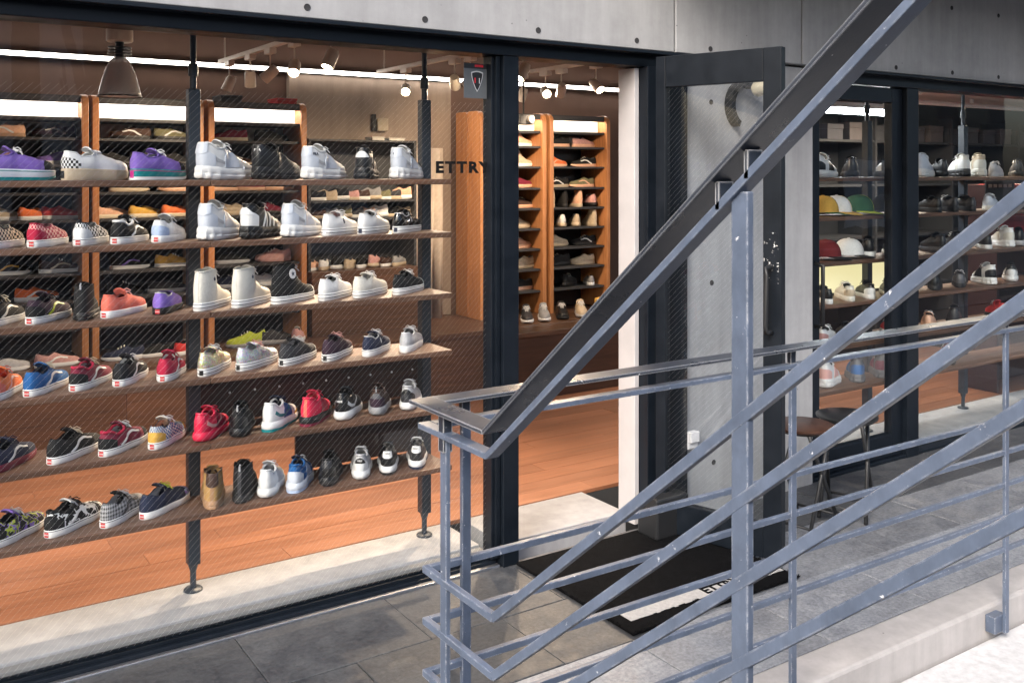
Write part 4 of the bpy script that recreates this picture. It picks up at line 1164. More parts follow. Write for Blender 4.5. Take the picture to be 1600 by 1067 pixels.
# left and right survey columns of every window shoe, shelf by shelf
SPANS = [(-38,88),(97,202),(204,292),(308,395),(395,470),(472,540),(552,592),(610,660),
 (-25,40),(42,108),(113,172),(172,234),(236,292),(310,376),(376,440),(440,502),(503,560),(558,610),(613,659),
 (-35,41),(40,113),(113,157),(158,230),(237,287),(302,362),(362,424),(424,492),(497,551),(551,606),(613,663),
 (-25,38),(36,110),(108,177),(175,233),(243,293),(308,362),(369,435),(436,495),(502,552),(565,611),(623,662),
 (-25,58),(74,160),(154,232),(231,292),(303,360),(357,400),(410,466),(469,519),(522,567),(575,612),(624,660),
 (-22,73),(70,163),(156,229),(219,297),(315,353),(362,405),(402,446),(447,491),(497,537),(548,583),(592,623),(637,668)]
WIN = []
def H(row, u, deg, style, c, label, sc=1.0, y=3.765, z=None, **kw):
    a, b = SPANS[len(WIN)]; WIN.append(1)
    sc = .90*(1+(sc-1)*.5); u = (a+b)/2; k = (u-800)/1503.0
    va = math.atan2(SF-k*CF, CF+k*SF)
    px = 1503*(SF-k*CF)/y*sqrt(1+k*k); st = STY[style]
    best = min(range(3, 80), key=lambda d: abs(sc*1.03*sqrt((st['L']*sin(radians(d)))**2+(2.05*st['W']*cos(radians(d)))**2)*px-(b-a)))
    deg = math.degrees(va)-best
    return build_shoe(x_at(u, y), y, ROWZ[row] if z is None else z, radians(deg), style, c, label, sc, **kw)
FI = 'FILA'; NI = 'NIKE'
bk, rd = Le('black'), R('red')
pR = lambda t: 1-SH['chunky'].p_of(t)
# top shelf
H(0, 22, 22, 'platform', dict(sole=R('ice'), up=F('purple'), lin=K('peach'), fox=R('teal'), toe=F('black'), lace=K('white'), tong=F('purple'), bandcol=R('teal'), eye=K('black')), 'purple sneaker with black toe and teal sole, leftmost on the top window shelf', 1.1)
H(0, 148, 10, 'platform', dict(sole=R('sand'), up=Le('white'), lin=K('white'), fox=R('sand'), toe=Le('white'), heel=CHK, tong=Le('white'), lace=K('white'), nobow=1, tag=CHK), 'white platform sneaker with checkered heel on the top window shelf', 1.12)
H(0, 248, 24, 'platform', dict(sole=R('teal'), up=F('purple'), lin=K('lgrey'), heel=F('purple'), toe=F('black'), fox=R('magenta'), tong=F('purple'), lace=K('white'), bandcol=R('white'), tag=R('magenta')), 'purple and teal platform sneaker with black toe on the top window shelf', 1.08)
H(0, 353, 18, 'chunky', chunky('white', 'ice', 'lgrey'), 'large white chunky sneaker right of the display post on the top window shelf', 1.08)
H(0, 436, 24, 'chunky', chunky('black', 'black', 'black', mark=[(FI, .52, .78, .03, M_white)]), 'all black chunky sneaker with white FILA heel lettering beside the large white one', 1.0)
H(0, 506, 30, 'chunky', chunky('white', 'ice', 'lgrey', mark=[(FI, pR(.12), .70, .03, K('navy'))]), 'white chunky sneaker with small FILA lettering in the middle of the top shelf', .95)
H(0, 574, 55, 'chunky', chunky('black', 'black', 'black', heelarc=Le('white'), mark=[(FI, .5, .66, .026, bk)]), 'black sneaker with a white arched heel patch on the top shelf', .92)
H(0, 634, 50, 'chunky', chunky('white', 'ice', 'lgrey', mark=[(FI, .47, .72, .028, K('navy'))]), 'white chunky sneaker seen from behind at the doorway end of the top shelf', .95)
# second shelf
H(1, 12, 28, 'slip', slip(CHKC), 'black and cream checkered slip-on at the left edge of the second shelf')
H(1, 76, 30, 'slip', slip(CHKR, F('crimson'), fox='black'), 'pink and crimson checkered slip-on on the second shelf')
H(1, 141, 44, 'slip', slip(CHK, K('white')), 'black and white checkered slip-on with a white collar on the second shelf')
H(1, 202, 40, 'skate', skate('black', 'black', 'white', lin=K('lgrey'), collar=Le('white')), 'black skate shoe with white side stripe on the second shelf beside the pale blue one')
H(1, 262, 58, 'skate', skate('white', 'lblue', None, lin=K('grey'), fox=None), 'white sneaker with a pale blue heel on the second shelf')
H(1, 342, 48, 'chunky', chunky('white', 'ice', 'lgrey'), 'bulky white sneaker seen from the heel, leftmost on the second shelf of the right bay', 1.05)
H(1, 408, 32, 'chunky', dict(sole=R('black'), up=Le('black'), lin=K('burg'), heel=Le('white'), bars=Le('white'), lace=K('white'), tong=Le('black'), mark=[(FI, .5, .80, .028, M_white)], bandcol=None, fox=None, heelarc=Le('white'), mud=Le('white')), 'black chunky sneaker with white zigzag bars on the sole, second shelf', 1.0)
H(1, 470, 38, 'chunky', chunky('white', 'ice', 'lgrey', lace=K('white')), 'plain white chunky sneaker between the zigzag shoe and low white shoes', .96)
H(1, 531, 30, 'canvas', canvas(Le('white'), 'navy', 'rose', tg='white'), 'white leather low shoe with a small star and rosy lining, second shelf')
H(1, 584, 34, 'canvas', canvas(Le('white'), None, 'char', tg='navy'), 'white low shoe with dark lining and navy heel label, second shelf')
H(1, 636, 30, 'canvas', canvas(P('black'), 'lgrey', 'grey', lace='black', rub=False, tg='navy', collar=Le('lgrey')), 'glossy black low sneaker with white sole at the doorway end of the second shelf', .95)
# third shelf
H(2, 12, 34, 'skate', skate('black', 'char', 'offwhite', lin=K('sand'), lace='cream'), 'black skate shoe with cream laces at the left edge of the third shelf')
H(2, 76, 36, 'skate', skate('plum', 'black', 'lime', lin=K('dkgrey'), lace='black'), 'black purple skate shoe with dark grey lining on the third shelf')
H(2, 135, 56, 'boot', dict(sole=WK, up=F('black'), lin=K('black'), lace=K('black'), tong=F('black'), pull=K('lgrey')), 'small black high shoe between two sneakers on the third shelf', .74)
H(2, 196, 24, 'slip', slip(F('coral'), None, lin=K('burg'), fox='white', tong=F('coral'), lace=K('pink')), 'coral red sneaker with a thick white sole on the third shelf')
H(2, 262, 46, 'slip', slip(F('purple'), None, sole=WK, fox=None, lin=K('dkgrey'), collar=Le('lgrey')), 'purple sneaker with black sole at the post end of the third shelf', .95)
H(2, 334, 20, 'high', canvas(K('offwhite'), 'navy', 'offwhite'), 'off-white high top standing right beside the display post', 1.05)
H(2, 396, 20, 'high', canvas(Le('offwhite'), 'navy', 'offwhite'), 'off-white high top between the other off-white one and the black high top', 1.05)
H(2, 460, 14, 'high', canvas('black', 'navy', 'black', ankle=M_white), 'black canvas high top with a round white star patch', 1.08)
H(2, 526, 22, 'canvas', canvas('white', None, 'char'), 'white canvas low platform shoe beside the black high top', 1.0)
H(2, 580, 22, 'canvas', canvas(K('offwhite'), None, 'lgrey'), 'off-white canvas low platform shoe, fifth from the post on the third shelf', 1.0)
H(2, 640, 18, 'canvas', canvas('black', None, 'grey'), 'black canvas low platform shoe at the doorway end of the third shelf', .95)
# fourth shelf
H(3, 8, 30, 'skate', skate('orange', 'coral', 'pink', lin=K('coral'), lace='coral'), 'orange red skate shoe cut by the left edge of the view')
H(3, 74, 40, 'skate', skate('blue', 'blue', 'white', lin=K('navy'), lace='cream'), 'bright blue skate shoe on the fourth shelf')
H(3, 143, 36, 'skate', skate('burg', 'black', 'white', lin=K('lgrey'), lace='cream', collar=F('crimson')), 'burgundy skate shoe with black heel and pale stripe on the fourth shelf')
H(3, 205, 46, 'skate', skate('black', 'black', 'white', lin=K('white'), lace='white'), 'black skate shoe with a white lining between burgundy and crimson ones')
H(3, 268, 52, 'skate', skate('crimson', 'crimson', 'white', lin=K('white'), lace='crimson'), 'crimson skate shoe with a white lining beside the display post')
H(3, 336, 46, 'canvas', canvas(G_gold, None, 'lgrey', tg='black'), 'gold glitter low sneaker on the fourth shelf')
H(3, 403, 36, 'canvas', canvas(G_silver, None, 'lgrey', tg='black', lace='pink'), 'silver glitter low sneaker on the fourth shelf')
H(3, 466, 36, 'canvas', canvas(F('char'), None, 'lgrey', tg='black'), 'charcoal low sneaker with pale lining right of the silver glitter one')
H(3, 527, 38, 'canvas', canvas(F('plum'), None, 'dkgrey', tg='black', lace='pink', rubtoe=R('pink')), 'dark plum low sneaker with a pinkish toe on the fourth shelf')
H(3, 588, 44, 'canvas', canvas(F('navy'), 'white', 'lgrey', lace='white', plat=False, collar=Le('lgrey')), 'navy low sneaker with grey collar on the fourth shelf', .93)
H(3, 643, 54, 'canvas', canvas(F('lgrey'), None, 'grey', lace='white', plat=False, fox=None, collar=Le('white')), 'grey low sneaker at the doorway end of the fourth shelf', .93)
# fifth shelf
H(4, 26, 26, 'skate', skate('navy', 'navy', 'white', lin=K('navy'), lace='navy', sole=R('burg'), fox=None), 'navy skate shoe with white side stripe at the left of the fifth shelf', 1.04)
H(4, 118, 26, 'skate', skate('black', 'black', 'white', lin=K('black'), lace='cream'), 'black skate shoe with a bold white side stripe on the fifth shelf', 1.08)
H(4, 194, 30, 'skate', skate('burg', 'black', 'white', toe='black', lin=K('lgrey'), lace='white', collar=F('crimson')), 'burgundy skate shoe with black heel and toe on the fifth shelf', 1.06)
H(4, 262, 44, 'skate', skate(CHKB, 'yellow', None, lin=K('peach'), lace='white', toe='yellow'), 'blue checkered skate shoe with yellow heel beside the display post')
H(4, 331, 40, 'runner', dict(sole=R('hot'), up=Le('hot'), lin=K('crimson'), heel=P('hot'), swirl=Le('pink'), mud=Le('burg'), panel=Le('crimson'), lace=K('hot'), tong=Le('hot'), heeltab=Le('hot')), 'hot red runner beside the display post on the fifth shelf', .95)
H(4, 378, 56, 'runner', dict(sole=WK, up=K('black'), lin=K('black'), lace=K('black'), tong=K('black'), pull=K('lgrey'), heel=Le('black')), 'black runner with a pale pull tab on the fifth shelf')
H(4, 437, 46, 'runner', dict(sole=W, up=Le('white'), lin=K('navy'), heel=Le('white'), panel=Le('blue'), swirl=Le('teal'), mud=Le('yellow'), lace=K('navy'), tong=K('navy'), heeltab=Le('white'), bandcol=R('teal')), 'white runner with blue, teal and yellow side panels on the fifth shelf')
H(4, 493, 46, 'runner', dict(sole=WK, up=K('hot'), lin=K('coral'), heel=K('hot'), heelstrip=K('coral'), panel=Le('crimson'), mud=Le('black'), lace=K('hot'), tong=K('hot'), bandcol=R('burg')), 'bright red runner with a black sole on the fifth shelf', 1.05)
H(4, 545, 54, 'runner', dict(sole=W, up=Le('black'), lin=K('black'), heel=Le('black'), swirl=Le('white'), lace=K('black'), tong=Le('black'), heeltab=Le('black'), mark=[(NI, .5, .62, .026, M_white)]), 'black sneaker with white NIKE heel lettering on the fifth shelf')
H(4, 594, 56, 'runner', dict(sole=R('grey'), up=F('brown'), lin=K('plum'), heel=F('plum'), lace=K('brown'), tong=F('brown'), pull=K('grey'), heelarc=F('dkgrey')), 'dark brown runner with a grey sole on the fifth shelf', .95)
H(4, 642, 56, 'runner', dict(sole=W, up=Le('lgrey'), lin=K('lgrey'), heel=Le('char'), lace=K('lgrey'), tong=Le('lgrey'), heelarc=Le('black'), mud=Le('white')), 'grey runner with dark heart shaped heel at the doorway end of the fifth shelf', .9)
# bottom shelf
H(5, 28, 28, 'skate', skate(blotch(['black','purple','lime','char'], 40), 'black', None, lin=K('black'), lace='lgrey'), 'black skate shoe with lime and purple splashes at the left of the bottom shelf', 1.06)
H(5, 116, 26, 'skate', skate(blotch(['black','white','black'], 34), 'black', 'white', lin=K('black'), lace='black', collar=F('black')), 'black and white cow patterned skate shoe on the bottom shelf', 1.1)
H(5, 192, 30, 'skate', skate(plaid('black', 'lgrey'), None, 'char', lin=K('lgrey'), lace='lgrey'), 'dark plaid skate shoe on the bottom shelf', 1.04)
H(5, 258, 34, 'skate', skate('navy', 'navy', None, toe=blotch(['purple','lblue','navy'], 60), lin=K('lgrey'), lace='lime', fox='white'), 'navy skate shoe with purple patterned toe at the post end of the bottom shelf', 1.06)
H(5, 333, 72, 'boot', dict(sole=R('gum'), up=F('tan'), lin=K('brown'), lace=K('tan'), tong=F('tan'), heel=F('tan'), collar=Le('brown'), eye=Le('brown'), heelstrip=Le('gum'), mud=Le('gum'), heeltab=Le('brown')), 'tan work boot seen from behind on the bottom shelf', .92)
H(5, 385, 66, 'boot', dict(sole=WK, up=K('black'), lin=K('black'), lace=K('black'), tong=K('black'), pull=K('lgrey'), heelstrip=Le('char')), 'black high sneaker seen from behind beside the tan boot', .95)
H(5, 424, 50, 'runner', dict(sole=W, up=Le('white'), lin=K('lgrey'), heel=Le('white'), lace=K('white'), tong=Le('white'), mud=Le('white'), heeltab=Le('white')), 'plain white runner on the bottom shelf', .98)
H(5, 469, 52, 'runner', dict(sole=R('ice'), up=K('blue'), lin=K('navy'), heel=Le('ice'), panel=Le('lblue'), mud=Le('navy'), lace=K('white'), tong=K('navy'), bandcol=R('lblue')), 'blue and white runner with a pale heel on the bottom shelf', 1.0)
H(5, 517, 58, 'runner', dict(sole=WK, up=F('black'), lin=K('black'), heel=Le('black'), lace=K('black'), tong=F('black'), heeltab=Le('char')), 'all black runner on the bottom shelf between blue and white-black shoes', 1.0)
H(5, 565, 62, 'runner', dict(sole=W, up=Le('lgrey'), lin=K('grey'), heel=Le('white'), heelarc=Le('black'), lace=K('white'), tong=Le('lgrey'), mark=[(NI, .5, .68, .022, M_white)]), 'white sneaker with black heel patch beside the all black runner on the bottom shelf', .88)
H(5, 607, 62, 'runner', dict(sole=W, up=Le('black'), lin=K('black'), heel=Le('black'), heeltab=Le('white'), lace=K('black'), tong=Le('black'), bandcol=R('black'), mark=[(NI, .5, .82, .024, bk)]), 'black and white sneaker with NIKE heel tab, middle of three on the bottom shelf', .86)
H(5, 653, 60, 'runner', dict(sole=W, up=Le('black'), lin=K('black'), heel=Le('black'), heeltab=Le('white'), fox=None, bandcol=R('navy'), lace=K('white'), tong=Le('white'), mark=[(NI, .49, .80, .024, bk)]), 'black sneaker with white collar at the doorway end of the bottom shelf', .86)

# ------------------------------------------------------------------ shoes on the wall units
LOWC = ['black', 'burg', 'brown', 'peach', 'sand', 'navy', 'white', 'grey', 'orange', 'char', 'olive', 'rose', 'yellow', 'red']
NICE = {'burg': 'burgundy', 'char': 'charcoal', 'lgrey': 'light grey', 'offwhite': 'off-white', 'dkgrey': 'dark grey', 'peach': 'peach', 'rose': 'dusty pink', 'hot': 'hot red', 'plum': 'dark plum', 'lblue': 'pale blue', 'dkred': 'dark red', 'coral': 'coral'}
def nice(n): return NICE.get(n, n)
SNAME = {'skate': 'low skate shoe', 'slip': 'slip-on', 'canvas': 'low canvas shoe', 'high': 'high top', 'runner': 'runner', 'boot': 'boot', 'chunky': 'chunky sneaker', 'platform': 'platform shoe'}
ordw = ['top', 'second', 'third', 'fourth', 'fifth', 'sixth', 'seventh', 'eighth', 'lowest']
BN = {'A': 'far left wall bay', 'B': 'second wall bay', 'C': 'third wall bay', 'D': 'narrow doorway bay', 'E': 'wide doorway bay'}
def back(bay, row, items, y=6.555):
    """items: (x share, style, colour, stripe colour or None, sole, yaw)"""
    a, b = BAY[bay]; n = len(items)
    for i, (fx, style, col, stripe, sole, yaw) in enumerate(items):
        c = dict(sole=R(sole), up=F(col), lin=K('dkgrey'), stripe=Le(stripe) if stripe else None, lace=K('offwhite') if style in ('skate', 'canvas', 'high', 'runner') and (i+row) % 2 == 0 else None)
        if style != 'skate': c['stripe'] = None
        z = ROWS_B[row] if row < 8 else ZPL
        pos = '' if n == 1 else (', left' if i == 0 else ', right' if i == n-1 else ', ' + ord_[i] + ' from left')
        lab = '%s %s, %s shelf of the %s%s' % (nice(col), SNAME[style], ordw[row], BN[bay], pos)
        build_shoe(lerp(a, b, fx), y, z, radians(yaw), style, c, lab, .88, 'shoes on the back wall shelving', low=True)
sk, sp, cv, hi, rn = 'skate', 'slip', 'canvas', 'high', 'runner'
# A
back('A', 0, [(.30, sk, 'peach', 'white', 'gum', 175), (.78, sk, 'plum', 'white', 'black', 175)])
back('A', 1, [(.35, sk, 'char', None, 'sand', 5), (.80, sk, 'purple', None, 'white', 175)])
back('A', 3, [(.30, sk, 'sand', 'white', 'white', 5), (.62, sp, 'orange', None, 'white', 30), (.86, sk, 'red', None, 'white', 5)])
back('A', 5, [(.36, sk, 'black', 'yellow', 'white', 5), (.84, sk, 'brown', 'cream', 'white', 5)])
back('A', 6, [(.10, sk, 'navy', 'white', 'white', 5), (.62, sk, 'orange', 'white', 'white', 5)])
back('A', 8, [(.30, sp, 'lgrey', None, 'white', 5), (.75, sk, 'rose', 'white', 'white', 5)], 6.3)
# B
back('B', 0, [(.36, sk, 'brown', 'white', 'black', 175), (.80, sk, 'olive', 'white', 'black', 5)])
back('B', 1, [(.2, sk, 'black', None, 'black', 5), (.55, sk, 'char', None, 'black', 5), (.85, sk, 'black', None, 'black', 5)])
back('B', 2, [(.35, sk, 'black', None, 'sand', 5), (.85, sk, 'brown', None, 'peach', 175)])
back('B', 3, [(.17, sp, 'peach', None, 'cream', 25), (.52, sp, 'yellow', None, 'cream', 25), (.86, sp, 'orange', None, 'cream', 25)])
back('B', 5, [(.36, sk, 'black', 'purple', 'white', 5), (.82, sk, 'yellow', None, 'white', 5)])
back('B', 6, [(.30, sk, 'black', None, 'black', 5), (.75, sk, 'char', None, 'lgrey', 5)])
back('B', 8, [(.20, sk, 'navy', None, 'white', 175), (.52, sk, 'black', None, 'white', 175), (.85, sk, 'red', None, 'white', 40)], 6.3)
# C
back('C', 0, [(.24, sk, 'burg', None, 'sand', 175), (.74, sk, 'black', None, 'black', 5)])
back('C', 1, [(.3, sk, 'brown', 'white', 'sand', 5), (.75, sk, 'sand', None, 'sand', 5)])
back('C', 2, [(.2, sk, 'black', None, 'peach', 5), (.52, sk, 'burg', None, 'peach', 5), (.84, sk, 'black', None, 'peach', 5)])
back('C', 3, [(.35, sk, 'sand', None, 'sand', 5), (.72, sk, 'burg', None, 'black', 5)])
back('C', 5, [(.28, sk, 'black', None, 'lgrey', 5), (.76, cv, 'rose', None, 'rose', 175)])
back('C', 6, [(.25, sk, 'navy', None, 'lgrey', 5), (.7, sk, 'lgrey', None, 'white', 5)])
back('C', 8, [(.30, rn, 'lime', None, 'grey', 175), (.62, rn, 'char', None, 'grey', 5), (.9, rn, 'rose', None, 'white', 60)], 6.3)
# D, E (doorway)
back('D', 0, [(.30, sk, 'grey', None, 'white', 5), (.80, hi, 'peach', None, 'white', 5)])
back('D', 1, [(.30, sk, 'grey', None, 'white', 5), (.80, hi, 'sand', None, 'white', 5)])
back('D', 2, [(.22, cv, 'rose', None, 'peach', 5), (.80, cv, 'burg', None, 'peach', 5)])
back('D', 3, [(.22, cv, 'peach', None, 'peach', 5), (.82, cv, 'brown', None, 'peach', 5)])
back('D', 4, [(.76, cv, 'sand', None, 'sand', 5)])
back('D', 5, [(.22, cv, 'white', None, 'white', 175), (.78, cv, 'peach', None, 'peach', 5)])
back('D', 6, [(.22, cv, 'rose', None, 'rose', 5), (.82, rn, 'sand', None, 'sand', 175)])
back('D', 7, [(.78, cv, 'black', None, 'peach', 175)])
back('E', 0, [(.26, cv, 'black', None, 'peach', 175), (.78, cv, 'rose', None, 'peach', 5)])
back('E', 1, [(.24, sk, 'orange', 'peach', 'peach', 5), (.78, sk, 'black', 'white', 'peach', 175)])
back('E', 2, [(.24, sk, 'black', 'white', 'sand', 175), (.74, sk, 'olive', 'peach', 'peach', 175)])
back('E', 3, [(.10, hi, 'sand', None, 'sand', 75), (.34, hi, 'black', None, 'black', 75), (.62, hi, 'peach', None, 'sand', 75), (.88, rn, 'rose', None, 'black', 75)])
back('E', 4, [(.08, hi, 'peach', None, 'sand', 75), (.35, rn, 'white', None, 'sand', 60), (.62, rn, 'sand', None, 'sand', 60), (.9, hi, 'sand', None, 'sand', 75)])
back('E', 5, [(.25, rn, 'sand', None, 'sand', 5), (.78, sk, 'black', 'white', 'black', 175)])
back('E', 6, [(.26, rn, 'black', None, 'black', 175), (.75, cv, 'sand', None, 'sand', 175)])
back('E', 7, [(.12, sk, 'burg', None, 'white', 60), (.5, rn, 'black', None, 'black', 30), (.9, sk, 'grey', None, 'white', 60)])
for i, (u, col, ac, sole) in enumerate(((822, 'char', 'red', 'white'), (849, 'grey', 'white', 'white'), (877, 'black', 'yellow', 'black'), (907, 'sand', 'yellow', 'lgrey'), (936, 'yellow', 'black', 'white'))):
    c = dict(sole=R(sole), up=Le(col), lin=K('dkgrey'), heel=Le(ac), lace=K('white'), tong=Le(col))
    build_shoe(x_at(u, 6.17), 6.17, ZPL, radians(238), 'runner', c, '%s and %s runner on the wooden bench in the doorway, %s from the left' % (nice(col), ac, ord_[i]), .92, 'runners on the bench')
# gap unit
GC = ['black', 'char', 'brown', 'sand', 'peach', 'grey', 'black', 'white', 'olive', 'rose']
for r_, (z, n) in enumerate(((ROWS_G[0], 9), (ROWS_G[1], 8), (ROWS_G[2], 8))):
    for i in range(n):
        col = GC[(i*3+r_*2) % 10]
        x = lerp(GX0+.06, GX1-.06, (i+.3*(r_ == 2))/(n-.4))
        c = dict(sole=R('sand' if (i+r_) % 2 else 'white'), up=F(col), lin=K('dkgrey'))
        build_shoe(x, 6.56, z, radians(150 if r_ < 2 else 40), ['skate', 'canvas', 'runner'][i % 3], c,
                   '%s shoe on the %s row of the low shelving, %s from left' % (nice(col), ['upper', 'middle', 'cabinet top'][r_], ord_[i]), .78, 'small shoes on the low shelving', low=True)

# ------------------------------------------------------------------ right-hand window: shoes, caps
def RS(row, u, deg, style, col, ac, sole, label, sc=.95, y=3.765):
    c = dict(sole=R(sole), up=Le(col), lin=K('dkgrey'), heel=Le(ac) if ac else None, panel=Le(ac) if ac and style in ('runner', 'chunky') else None, lace=K('white' if col != 'black' else 'black'), tong=Le(col))
    build_shoe(x_at(u, y), y, ROWZ[row], radians(deg), style, c, label, sc, 'shoes in the right hand window')
RS(0, 1289, 20, 'runner', 'white', 'black', 'white', 'white and black runner on the top shelf behind the side door', 1.05)
RS(0, 1330, 40, 'runner', 'black', None, 'black', 'black runner on the top shelf behind the side door')
RS(0, 1384, 50, 'runner', 'black', 'white', 'black', 'black runner with white heel on the top shelf beside the door frame')
RS(0, 1444, 20, 'chunky', 'ice', None, 'white', 'pale grey sneaker half hidden by the black mullion, top shelf')
RS(0, 1466, 50, 'runner', 'black', None, 'black', 'black runner right of the pale one, top shelf of the right window', .9)
RS(0, 1499, 48, 'chunky', 'offwhite', 'white', 'black', 'white sneaker seen from behind on the top shelf of the right window', .95)
RS(0, 1527, 40, 'chunky', 'sand', 'offwhite', 'offwhite', 'beige chunky sneaker on the top shelf of the right window', .98)
RS(0, 1556, 20, 'canvas', 'lgrey', None, 'lgrey', 'grey low shoe on the top shelf of the right window')
RS(0, 1590, 30, 'runner', 'char', None, 'black', 'charcoal runner at the right edge of the top shelf')
def cap(row, u, col, brim, label, deg=-40, sc=1.0):
    y = 3.77
    c = thing('cap', (x_at(u, y), y, ROWZ[row]+.0006), label, 'cap', 'caps in the right hand window', radians(deg))
    n, m = 20, 7; vs = []; fs = []
    for j in range(m+1):
        a = pi/2*j/m
        for i in range(n):
            b = 2*pi*i/n; r = .082*cos(a)**.75
            vs.append((r*cos(b)*1.12*sc, r*sin(b)*sc, .022+.098*sin(a)*sc))
    for j in range(m):
        for i in range(n): fs.append((j*n+i, j*n+(i+1) % n, (j+1)*n+(i+1) % n, (j+1)*n+i))
    MB().add(vs, fs).obj('crown', K(col), c, smooth=True)
    vs = []; N = 12
    for k, zz in ((0, .022), (1, .018)):
        for i in range(N+1):
            b = -pi/2+pi*i/N
            vs.append((.075*cos(b)*1.1*sc+.0, .084*sin(b)*sc, zz+.002)); vs.append((.09*sc*cos(b)**.6*1.7 if cos(b) > 1e-6 else 0, .088*sin(b)*sc, zz-.016*cos(b)))
    o = 2*(N+1); fs = []
    for i in range(N):
        fs.append((2*i, 2*i+1, 2*i+3, 2*i+2)); fs.append((o+2*i+2, o+2*i+3, o+2*i+1, o+2*i)); fs.append((2*i+1, o+2*i+1, o+2*i+3, 2*i+3))
    MB().add(vs, fs).obj('brim', K(brim), c, smooth=40)
    MB().lathe([(0, .005), (.008, .004), (.009, 0)], 10, cap=False).obj('button', K(col), c, smooth=True, loc=(0, 0, .0195+.1*sc))
    for k in range(3):
        b0 = k*pi/3
        MB().tube([(.0825*cos(a)**.75*cos(b0)*1.12*sc, .0825*cos(a)**.75*sin(b0)*sc, .022+.0985*sin(a)*sc) for a in [pi/2*j/6 for j in range(6)]]+[(0,0,.1205*sc+.0)], .0012, 5).obj('seam', K(brim), c)
cap(1, 1286, 'yellow', 'green', 'yellow cap with green brim behind the side door')
cap(1, 1307, 'white', 'yellow', 'white cap with a yellow brim between the yellow and green caps', -70)
cap(1, 1341, 'green', 'lime', 'green cap with lime brim on the second shelf behind the side door', -60)
cap(1, 1383, 'black', 'black', 'black cap on the second shelf behind the side door')
RS(1, 1452, 60, 'canvas', 'black', None, 'black', 'black low shoe, leftmost on the second shelf of the right window')
RS(1, 1478, 60, 'canvas', 'char', None, 'black', 'charcoal low shoe, second on the second shelf of the right window')
RS(1, 1505, 60, 'canvas', 'black', 'char', 'black', 'black shoe with charcoal heel on the second shelf of the right window')
RS(1, 1548, 20, 'slip', 'ice', None, 'offwhite', 'pale grey slip-on on the second shelf of the right window', 1.05)
RS(1, 1588, 40, 'runner', 'black', None, 'black', 'black runner at the right end of the second shelf in the right window')
cap(2, 1290, 'dkred', 'black', 'dark red cap on the third shelf behind the side door')
cap(2, 1326, 'white', 'black', 'white cap with black brim on the third shelf behind the side door', -30)
RS(2, 1356, 40, 'runner', 'black', None, 'white', 'black runner with white sole on the third shelf behind the side door')
RS(2, 1392, 30, 'runner', 'offwhite', 'black', 'white', 'off-white runner beside the door frame on the third shelf')
RS(2, 1458, 60, 'runner', 'black', None, 'char', 'black runner, leftmost on the third shelf of the right window')
RS(2, 1490, 60, 'runner', 'char', None, 'black', 'charcoal runner on the third shelf beside the post in the right window')
RS(2, 1538, 40, 'skate', 'black', None, 'white', 'black shoe with a white sole on the third shelf of the right window')
RS(2, 1566, 55, 'chunky', 'white', 'offwhite', 'white', 'white chunky sneaker on the third shelf of the right window', .9)
RS(2, 1592, 30, 'runner', 'black', None, 'lgrey', 'black runner with grey sole at the right edge of the third shelf')
RS(3, 1284, 60, 'canvas', 'black', None, 'white', 'black low shoe with white sole, leftmost on the fourth shelf behind the side door', .9)
RS(3, 1321, 52, 'canvas', 'offwhite', 'sand', 'offwhite', 'white shoe with a tan heel on the fourth shelf behind the side door', .95)
RS(3, 1353, 50, 'skate', 'black', 'white', 'white', 'black shoe with white heel patch on the fourth shelf behind the side door', .95)
RS(3, 1388, 36, 'skate', 'black', None, 'offwhite', 'black low shoe with off-white sole beside the door frame, fourth shelf', .95)
RS(3, 1462, 30, 'canvas', 'black', None, 'black', 'black low shoe, leftmost on the fourth shelf of the right window')
RS(3, 1500, 30, 'canvas', 'dkgrey', None, 'black', 'dark grey low shoe beside the post on the fourth shelf of the right window')
RS(3, 1538, 55, 'chunky', 'white', 'black', 'white', 'white sneaker with black heel on the fourth shelf of the right window', .9)
RS(3, 1580, 30, 'runner', 'black', 'white', 'white', 'black and white runner on the fourth shelf at the right edge')
RS(4, 1292, 24, 'canvas', 'white', 'rose', 'white', 'white shoe with dusty pink heel on the fifth shelf behind the side door')
RS(4, 1320, 50, 'runner', 'black', None, 'black', 'black runner on the fifth shelf behind the side door', .85)
RS(4, 1336, 50, 'runner', 'sand', None, 'sand', 'sand coloured runner on the fifth shelf behind the side door', .8)
RS(4, 1388, 40, 'canvas', 'red', None, 'white', 'red low shoe on the fifth shelf beside the door frame', .85)
RS(4, 1452, 30, 'canvas', 'peach', None, 'peach', 'peach low shoe, leftmost on the fifth shelf of the right window')
RS(4, 1492, 30, 'runner', 'char', None, 'black', 'charcoal runner on the fifth shelf of the right window')
RS(4, 1556, 50, 'runner', 'red', None, 'black', 'red runner on the fifth shelf of the right window', .9)
RS(5, 1296, 24, 'chunky', 'white', 'pink', 'white', 'white and pink chunky sneaker on the bottom shelf behind the side door', .95)
RS(5, 1338, 40, 'chunky', 'dkgrey', 'blue', 'dkgrey', 'dark grey and blue sneaker on the bottom shelf behind the side door', .95)
RS(5, 1375, 40, 'chunky', 'dkgrey', 'burg', 'dkgrey', 'dark grey and burgundy sneaker on the bottom shelf beside the door frame', .95)
RS(5, 1480, 40, 'runner', 'burg', None, 'black', 'burgundy runner on the bottom shelf of the right window')

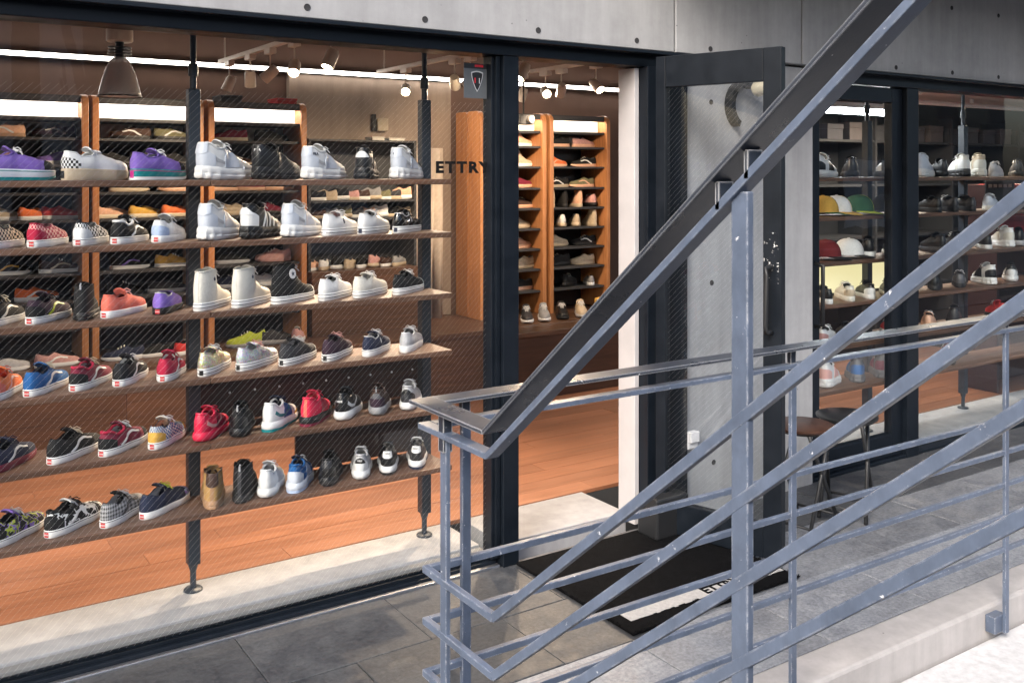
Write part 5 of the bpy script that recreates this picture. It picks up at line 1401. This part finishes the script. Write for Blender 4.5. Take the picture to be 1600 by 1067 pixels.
# ------------------------------------------------------------------ more of the display: back boards, light box, red stand
M_backboard = wood('dark_backboard', (.030, .014, .010), (.075, .034, .022), 'X', .5)
for row, xa_, xb_, lab in ((4, 1.10, 2.135, 'dark brown board with small white screws behind the fifth window shelf'), (5, 1.50, 2.12, 'dark brown board behind the row of runners on the bottom window shelf')):
    bb = thing('back_board', ((xa_+xb_)/2, 3.93, ROWZ[row]), lab, 'board', 'boards behind the window shelves')
    h = ROWZ[row-1]-ROWZ[row]-.024
    MB().box(-(xb_-xa_)/2, (xb_-xa_)/2, -.008, .008, .0, h).obj('board', M_backboard, bb, bevel=.002)
    if row == 4:
        for i in range(9):
            o = MB().lathe([(0, 0), (.005, 0), (.004, .003), (0, .0035)], 10, cap=False).obj('screw', M_white, bb)
            o.location = (-.40+i*.105, -.0082, h*.52); o.rotation_euler = (radians(90), 0, 0)
lx = thing('light_box', (x_at(1340, 3.94), 3.94, ROWZ[3]), 'pale yellow glowing panel behind the shoes on the fourth shelf of the side door', 'light box')
M_lb = emis('lit_yellow', (.95, .82, .42), .42)
wl2 = (x_at(1402, 3.94)-x_at(1280, 3.94))/2
MB().box(-wl2, wl2, -.008, .012, .0, .212).obj('frame', M_dark, lx)
MB().box(-wl2+.01, wl2-.01, -.012, -.0085, .012, .200).obj('panel', M_lb, lx)
M_rs = simple('stand_paint', (.05, .018, .016), .5, 0, .2, 4)
rs = thing('red_stand', (x_at(1580, 4.12), 4.12, .05), 'dark brown display stand with stacked red boxes at the far right of the window', 'stand')
for sx in (-.42, .44): MB().box(sx-.012, sx+.012, -.13, .13, 0, 1.56).obj('side_panel', M_rs, rs, bevel=.002)
MB().box(-.4075, .4275, .112, .128, 0, 1.56).obj('back_panel', M_rs, rs)
for z in (.35, .72, 1.08, 1.44): MB().box(-.4075, .4275, -.13, .1115, z-.018, z).obj('shelf', M_rs, rs, bevel=.002)
for i, (dx, z, mm, nm) in enumerate(((-.2, 1.0805, M_redbox, 'red'), (.17, 1.0805, M_redbox, 'red'), (-.19, 1.2010, M_redbox, 'red'), (.16, 1.2010, M_redbox, 'red'), (.2, .7205, M_greybox, 'grey'), (-.16, 1.4405, M_redbox, 'red'), (.19, 1.4405, M_whitebox, 'white'))):
    carton(x_at(1580, 4.12)+dx, 4.10, .05+z, .32, .2, .12, mm, '%s shoe box %s of the brown stand, %s' % (nm, {1.0805: 'low on the second shelf', .7205: 'on the third shelf', 1.2010: 'stacked high on the second shelf', 1.4405: 'on the top shelf'}[z], 'left side' if dx < 0 else ('right side' if dx > 0 else 'in the middle')), 'shoe boxes on the red stand')
ps = thing('price_board', (x_at(1562, 3.95), 3.95, ROWZ[0]-.20), 'small black board with five white tags under the top shelf of the right window', 'sign')
MB().box(-.19, .19, -.006, .006, 0, .165).obj('board', M_black, ps, bevel=.002)
for i in range(5): MB().box(-.16+i*.066, -.115+i*.066, -.0085, -.0065, .118, .142).obj('tag', M_white, ps)

dtb = thing('display_table', (4.75, 5.85, .052), 'dark brown wooden table block in front of the bench, seen through the doorway', 'table')
MB().box(-.95, .82, -.115, .115, .0, .455).obj('body', M_backboard, dtb, bevel=.003)
MB().box(-.97, .84, -.125, .118, .456, .492).obj('top', M_plinth, dtb, bevel=.003)
